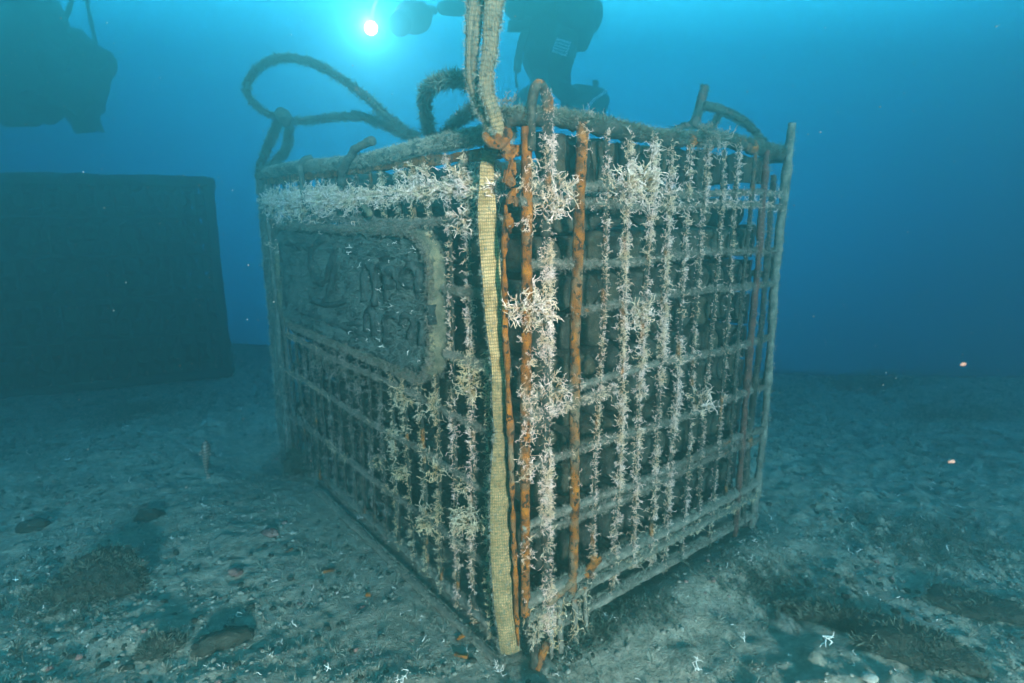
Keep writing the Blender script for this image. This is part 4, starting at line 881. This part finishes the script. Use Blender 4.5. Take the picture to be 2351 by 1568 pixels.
for q, r in (([(1212, 40), (1200, 90), (1192, 120), (1187, 165)], .022), ([(1200, 60), (1180, 62), (1166, 60)], .03), ([(1188, 150), (1184, 175), (1188, 200)], .008), ([(1225, 95), (1205, 140), (1225, 185)], .014)):
    g = G(); tube_k(g, smooth_path([tuple(Dp(x, y, -.15)) for x, y in q], 8), r, 8, .03, .05); link('hose', g.mesh('hose', mat=M['suit']), diver)
g = G(); blob_k(g, tuple(hip + V3(-.065, -.13, .80)), .075, 2, .05, squash=(1, .5, .7)); link('mask', g.mesh('mask', mat=M['suit2']), diver)
g = G(); blob_k(g, tuple(hip + V3(-.065, -.14, .72)), .035, 2, .05); link('regulator', g.mesh('regulator', mat=M['suit']), diver)
def fin(pts, mat, thick=.012):
    c = [Vector(p_) for p_ in pts]; nrm = (c[1] - c[0]).cross(c[2] - c[0]).normalized() * thick
    V = [tuple(v + nrm) for v in c] + [tuple(v - nrm) for v in c]; n = len(c)
    me = bpy.data.meshes.new('fin'); F = [list(range(n)), list(range(2 * n - 1, n - 1, -1))] + [(k, k + n, (k + 1) % n + n, (k + 1) % n) for k in range(n)]
    me.from_pydata(V, [], F); me.materials.append(mat); return link('fin', me, diver)
fa = fin([Dp(1215, 195, .25), Dp(1248, 205, .25), Dp(1262, 290, -.05), Dp(1215, 300, -.1), Dp(1180, 280, -.1), Dp(1178, 225, .1)], M['suit'])
fb = fin([Dp(1290, 205, .25), Dp(1325, 195, .25), Dp(1385, 205, .1), Dp(1400, 228, .0), Dp(1385, 272, -.05), Dp(1330, 300, -.1), Dp(1285, 285, .0)], M['suit'])
g = G(); tube_k(g, [tuple(Dp(1330, 275, -.16)), tuple(Dp(1360, 232, -.10)), tuple(Dp(1392, 208, -.05))], .009, 6, .03, .05); link('fin_stripe', g.mesh('fin_stripe', mat=M['pale']), fb)
g = G(); tube_k(g, [tuple(Dp(1368, 185, .05)), tuple(Dp(1366, 212, .05))], .018, 8, .02, .05); link('fin_buckle', g.mesh('fin_buckle', mat=M['suit']), fb)
# camera housing with its lit lamp
rig = empty('camera_rig', Dp(945, 38, -.42), "dark underwater camera housing held out in the diver's hand beside the bright lamp glow", 'camera')
g = G(); blob_k(g, tuple(Dp(950, 38, -.42)), .10, 3, .10, 1., seed=7, squash=(.95, .8, .82)); tube_k(g, [tuple(Dp(925, 48, -.5)), tuple(Dp(918, 56, -.62))], .055, 14, .02, .02); link('housing', g.mesh('housing', mat=M['suit']), rig)
g = G(); tube_k(g, smooth_path([tuple(Dp(948, 5, -.42)), tuple(Dp(915, -25, -.44)), tuple(Dp(870, -10, -.42)), tuple(Dp(853, 40, -.36))], 8), .011, 8, .02, .05); link('lamp_arm', g.mesh('lamp_arm', mat=M['suit']), rig)
lp_ = Vector(Dp(850, 62, -.45))
g = G(); tube_k(g, [tuple(lp_ + V3(0, .03, 0)), tuple(lp_ + V3(.02, .16, .01))], .026, 14, .02, 0); lh = link('lamp_head', g.mesh('lamp_head', mat=M['suit']), rig)
em = bpy.data.materials.new('lamp_glow'); em.use_nodes = True; eb = em.node_tree.nodes['Principled BSDF']; eb.inputs['Emission Color'].default_value = (1., .95, .85, 1); eb.inputs['Base Color'].default_value = (0, 0, 0, 1); eb.inputs['Emission Strength'].default_value = 8
g = G(); blob_k(g, tuple(lp_ + V3(0, .02, 0)), .034, 2, 0, squash=(1, .5, 1)); link('lamp_lens', g.mesh('lamp_lens', mat=em), lh)
ld = bpy.data.lights.new('lamp_light', 'POINT'); lo = bpy.data.objects.new('lamp_light', ld); COL.objects.link(lo); lo.location = lp_ + V3(0, -.03, 0); ld.energy = 26; ld.color = (1., .34, .24); ld.shadow_soft_size = .025

# ------------------------------------------------------------------ things lying on the sand
def rockthing(px, py, w, label, mat='rock', sq=(1, .7, .45), rot=0., seed=0, cat='rock', name='rock', turf=0, lump=.4):
    P = gpt(px, py); g = G(); blob(g, P + UP * w * sq[2] * .25, w, 4, lump, 1.3, seed=seed, squash=sq, rot=rot); o = link(name, g.mesh(name, mat=M[mat]), label=label, cat=cat)
    if turf:
        V = g.v[0]; k = rng.integers(0, len(V), turf); growth_part(o, [(HAIR, V[k], V[k] - P + UP * .02, .010 + .016 * rng.random(turf) ** 2)], M['turf'], 'turf')
rockthing(235, 1335, .115, 'largest dark weedy rock, lying on the sand at the lower left', rot=.35, seed=21, turf=900)
rockthing(365, 1490, .055, 'dark blocky stone lying near the bottom left', rot=.6, seed=22, turf=200)
rockthing(505, 1478, .055, 'dark flat-sided stone between the white sprig and the bottom edge', rot=.7, seed=23, sq=(1.2, .6, .5))
rockthing(75, 1210, .05, 'small dark stone at the left edge of the sand', rot=.2, seed=24)
rockthing(340, 1187, .045, 'small dark stone left of the striped fish and nearer', rot=.2, seed=25)
rockthing(1935, 1430, .075, 'low dark weedy rock on the sand right of the cage', rot=-.5, seed=26, sq=(1.8, .6, .35), turf=600)
rockthing(2110, 1490, .085, 'dark rock at the bottom right part of the sand', rot=-.4, seed=27, sq=(1.5, .8, .4), turf=500)
rockthing(2250, 1400, .07, 'dark stone farthest right on the sand', rot=-.3, seed=28, sq=(1.5, .8, .4), turf=300)
rockthing(620, 1225, .028, 'reddish pebble cluster left of the cage', 'redstone', seed=29, cat='pebble', name='pebble')
rockthing(540, 1315, .022, 'reddish pebble on the open sand at the lower left', 'redstone', seed=30, cat='pebble', name='pebble')
rockthing(1113, 1365, .022, 'rounded silty pebble between the strap and the orange rust flakes', 'stone', seed=31, cat='pebble', name='pebble', lump=.2)
rockthing(1245, 1590, .03, 'round stone at the bottom edge below the rusty corner foot', 'stone', seed=32, cat='stone', name='stone', lump=.2)
rockthing(700, 1085, .085, 'dark weedy lump banked against the far left foot of the cage', seed=36, sq=(1., .9, .9), turf=2600)
def sprig_thing(px, py, L, label, n=1, ang=None):
    P = gpt(px, py) + UP * .006; g = G(); a = rng.uniform(0, 6.28) if ang is None else ang
    D = np.array([[math.cos(a + k * .9), math.sin(a + k * .9), .18] for k in range(n)]); scatter(g, [SPRIG[k % 8] for k in range(2)], np.repeat(P[None], n, 0), D, np.full(n, L * .75))
    link('polyp_sprig', g.mesh('polyp_sprig', attr=True, mat=M['white']), label=label, cat='coral sprig', group='white polyp sprigs lying on the sand')
for a in [(545, 1420, .055, 'largest white polyp sprig, lying on the sand at the lower left', 2, 1.0), (925, 1562, .04, 'white polyp sprig at the bottom edge left of the cage foot', 3), (1150, 1540, .04, 'white tuft of polyps just in front of the strap end', 5),
          (1605, 1545, .045, 'white polyp sprig at the bottom edge right of the cage foot', 2, 2.2), (1640, 1250, .045, 'white forked polyp sprig on the spoil beside the right base rail', 3), (1910, 1478, .07, 'long white polyp sprig on the dark sand at the lower right', 2, 2.7),
          (1400, 1425, .035, 'curved white sprig on the dark weed right of the rusty foot', 2), (720, 1277, .022, 'small white sprig on bare sand between the two shells', 1), (610, 1218, .025, 'small forked white sprig left of the cage foot rail', 2), (830, 1192, .035, 'white polyp tuft leaning on the left base rail', 5),
          (900, 1352, .022, 'short white sprig midway along the left sand', 1), (1225, 1442, .02, 'small white sprig touching the rusty corner foot', 2), (1480, 1398, .02, 'small white sprig uphill of the dark weed tangle', 2), (1560, 1250, .02, 'thin white sprig beneath the right base rail', 1),
          (640, 1180, .02, 'tiny pale sprig near the weedy lump', 2), (1075, 1500, .015, 'tiny white sprig beside the orange rust flakes', 1), (1720, 1290, .025, 'pale sprig on the spoil behind the right corner', 2), (2010, 1260, .03, 'pale sprig on the far sand right of the cage', 2)]:
    sprig_thing(*a)
def flake(px, py, L, w, a, label):
    P = gpt(px, py) + UP * .004; g = G(); d = np.array([math.cos(a), math.sin(a), .06]); boxpts(g, P, d * L / 2, np.array([-math.sin(a), math.cos(a), 0]) * w / 2, UP * .004, lump=.004, seed=int(px), nx=8, ny=3, nz=1)
    link('rust_flake', g.mesh('rust_flake', mat=M['rust']), label=label, cat='rust flake', group='rust flakes fallen on the sand')
flake(1065, 1462, .05, .008, .75, 'longest orange rust flake on the sand left of the strap end'); flake(1088, 1432, .025, .007, .6, 'short orange rust flake just above the longest one')
flake(1060, 1507, .035, .010, -.4, 'rust flake nearest the bottom edge, left of the cage foot'); flake(755, 1312, .035, .012, -.05, 'dull rust flake on the sand at the left'); flake(845, 1368, .012, .008, .1, 'tiny round rust flake on bare sand'); flake(665, 1265, .02, .007, .9, 'small rust flake beside the pale shell')
flake(1300, 1480, .018, .008, .5, 'small rust flake right of the rusty corner foot')
def shell(px, py, r, label, a=0.):
    P = gpt(px, py) + UP * r * .25; g = G(); n = 16; rows = []
    for k in range(7):
        ph = k / 6 * math.pi / 2; rows.append([(r * math.sin(ph) * math.cos(q) * (1 + .04 * math.cos(q * 12)), r * .8 * math.sin(ph) * math.sin(q) * (1 + .04 * math.cos(q * 12)), r * .4 * math.cos(ph)) for q in np.arange(n) * 2 * math.pi / n])
    V = np.array(rows) + P; i = np.arange(6)[:, None] * n; j = np.arange(n)[None, :]; g.add(V.reshape(-1, 3), np.stack([i + j, i + (j + 1) % n, i + n + (j + 1) % n, i + n + j], -1).reshape(-1, 4)[:, ::-1])
    link('shell', g.mesh('shell', mat=M['shell']), label=label, cat='shell', group='empty shells on the sand')
shell(673, 1225, .013, 'cream shell half sunk in the sand left of the cage'); shell(268, 1283, .022, 'pale shell resting against the largest dark rock'); shell(1182, 1455, .010, 'small grey shell in front of the strap'); shell(560, 1185, .009, 'tiny white shell on the far left sand')
shell(1995, 1560, .02, 'pale shell at the bottom edge on the right'); shell(885, 1380, .008, 'tiny grey shell on bare sand below the left rail')
# dark weed tangle right of the foot, and along the right face
def weed(px, py, rad, n, label, mat='turf', ln=.05):
    P = gpt(px, py); r = np.random.default_rng(int(px)); x = P[0] + r.normal(0, rad, n); y = P[1] + r.normal(0, rad * .6, n); k = ~in_cage(x, y, -.03); x, y = x[k], y[k]
    Q_ = np.stack([x, y, ground_z(x, y)], -1); D = r.normal(0, .8, Q_.shape); D[:, 2] = np.abs(D[:, 2]) * .6 + .25; g = G(); scatter(g, SPRIG, Q_, D, ln * (.3 + .8 * r.random(len(Q_))))
    link('weed_tangle', g.mesh('weed_tangle', attr=True, mat=M[mat]), label=label, cat='weed', group='tangles of dark weed')
weed(1330, 1455, .050, 650, 'dark tangle of weed on the sand just right of the rusty corner foot', ln=.035)
weed(1480, 1400, .05, 220, 'dark weed along the foot of the right face, nearer half', ln=.03)
weed(1720, 1330, .08, 260, 'dark weed at the far right corner of the cage', ln=.035)
weed(720, 1090, .07, 500, 'grey-brown weed at the far left foot of the cage', 'turf_light', .04)
weed(1880, 1370, .10, 220, 'sparse dark weed on the open sand right of the cage', ln=.03)

weed(1990, 885, .16, 260, 'low dark weed patch on the far sand right of the cage', ln=.06)
weed(2200, 950, .18, 260, 'low dark weed patch in the murk at the far right', ln=.06)
weed(2150, 1250, .13, 320, 'dark weed patch on the right-hand sand, halfway down', ln=.045)
weed(330, 950, .16, 260, 'low dark weed patch on the far sand at the left', ln=.06)
weed(150, 1380, .09, 300, 'dark weed beside the largest dark rock', ln=.04)
# banded fish hovering tail-down over the sand
fm = bpy.data.materials.new('banded_skin'); fm.use_nodes = True; t = fm.node_tree; b = t.nodes['Principled BSDF']; b.inputs['Roughness'].default_value = .5
co = N(t, 'ShaderNodeTexCoord'); wv = N(t, 'ShaderNodeTexWave', wave_type='BANDS', bands_direction='Z'); wv.inputs['Scale'].default_value = 26; wv.inputs['Distortion'].default_value = 3; wv.inputs['Detail'].default_value = 2; t.links.new(co.outputs['Object'], wv.inputs['Vector'])
r1 = N(t, 'ShaderNodeValToRGB'); ramp(r1, [(.35, (.05, .028, .02)), (.6, (.22, .17, .14))]); t.links.new(wv.outputs[0], r1.inputs[0]); t.links.new(r1.outputs[0], b.inputs['Base Color'])
fish = empty('fish', atY(473, 1052, 2.1), 'small brown-and-cream banded fish hovering tail-down over the sand left of the cage', 'fish')
fc = atY(473, 1052, 2.1); g = G(); prof = [(.070, .002), (.066, .009), (.055, .015), (.035, .0185), (.010, .0175), (-.015, .014), (-.04, .0085), (-.056, .005), (-.062, .0045)]
n = 14; q = np.arange(n) * 2 * math.pi / n
V = np.array([[(r * .75 * math.cos(a) + .004 * math.sin(h * 30), r * math.sin(a), h) for a in q] for h, r in prof]) + fc
i = np.arange(len(prof) - 1)[:, None] * n; j = np.arange(n)[None, :]; g.add(V.reshape(-1, 3), np.stack([i + j, i + n + j, i + n + (j + 1) % n, i + (j + 1) % n], -1).reshape(-1, 4)); link('body', g.mesh('body', mat=fm), fish)
def finlet(name, P3, th=.0008):
    P3 = [np.array(p_) + fc for p_ in P3]; g = G(); c = np.mean(P3, 0); nn = np.cross(P3[1] - P3[0], P3[2] - P3[0]); nn /= np.linalg.norm(nn); k = len(P3)
    g.add(np.array([p_ + nn * th for p_ in P3] + [p_ - nn * th for p_ in P3] + [c + nn * th * 1.5, c - nn * th * 1.5]), [(a, a + k, (a + 1) % k + k, (a + 1) % k) for a in range(k)], [(2 * k, a, (a + 1) % k) for a in range(k)] + [(2 * k + 1, (a + 1) % k + k, a + k) for a in range(k)])
    link(name, g.mesh(name, smooth=False, mat=fm), fish)
finlet('tail_fin', [(-.003, 0, -.060), (.003, 0, -.060), (.008, .002, -.088), (0, 0, -.082), (-.008, -.002, -.088)])
finlet('dorsal_fin', [(0, .015, .035), (0, .027, .02), (0, .024, -.01), (0, .010, -.03)]); finlet('pectoral_fin', [(.012, 0, .035), (.024, -.004, .022), (.020, -.004, .010), (.012, 0, .02)]); finlet('pectoral_fin', [(-.012, 0, .035), (-.024, -.004, .022), (-.020, -.004, .010), (-.012, 0, .02)])
for s_ in (-1, 1):
    g = G(); blob(g, fc + np.array([.0085 * s_, -.006, .056]), .0028, 2, 0); link('eye', g.mesh('eye', mat=M['suit']), fish)

# ------------------------------------------------------------------ suspended particles in the water
sn_ = material('marine_snow', [(.3, (.08, .09, .09)), (.7, (.24, .25, .25))], 10); g = G(); r_ = np.random.default_rng(77)
n = 3600; Yp = r_.uniform(1.0, 4.2, n); Xp = r_.uniform(-.95, .95, n) * Yp; Zp = CAM_H + Yp * r_.uniform(-.72, .30, n); k = (Zp > .02) & ~in_cage(Xp, Yp, .04)
Pp = np.stack([Xp, Yp, Zp], -1)[k]; gg = G(); blob(gg, (0, 0, 0), 1, 1, .5, 2., seed=2)
scatter(g, [(gg.v[0], gg.t[0], np.zeros(len(gg.v[0])))], Pp, r_.normal(0, 1, Pp.shape), (.00045 + .0010 * r_.random(len(Pp)) ** 3) * (.5 + .6 * Pp[:, 1]))
link('marine_snow', g.mesh('marine_snow', mat=sn_), kind='stuff')
pk = material('pinkish_flake', [(.3, (.16, .11, .095)), (.7, (.24, .17, .15))], 30)
for x, y, Y, rd, lb in ((2212, 836, .75, .0042, 'upper one of the two drifting pinkish flakes in the murk at the right'), (2184, 1060, .8, .0045, 'lower one of the two drifting pinkish flakes in the murk at the right')):
    g = G(); blob(g, atY(x, y, Y), rd, 2, .4, 1.5, seed=int(x), squash=(1.3, .4, .6), rot=.2); link('drifting_flake', g.mesh('drifting_flake', mat=pk), label=lb, cat='flake')
print('TRIS', sum(len(o.data.loop_triangles) or len(o.data.polygons) for o in bpy.data.objects if o.type == 'MESH'))
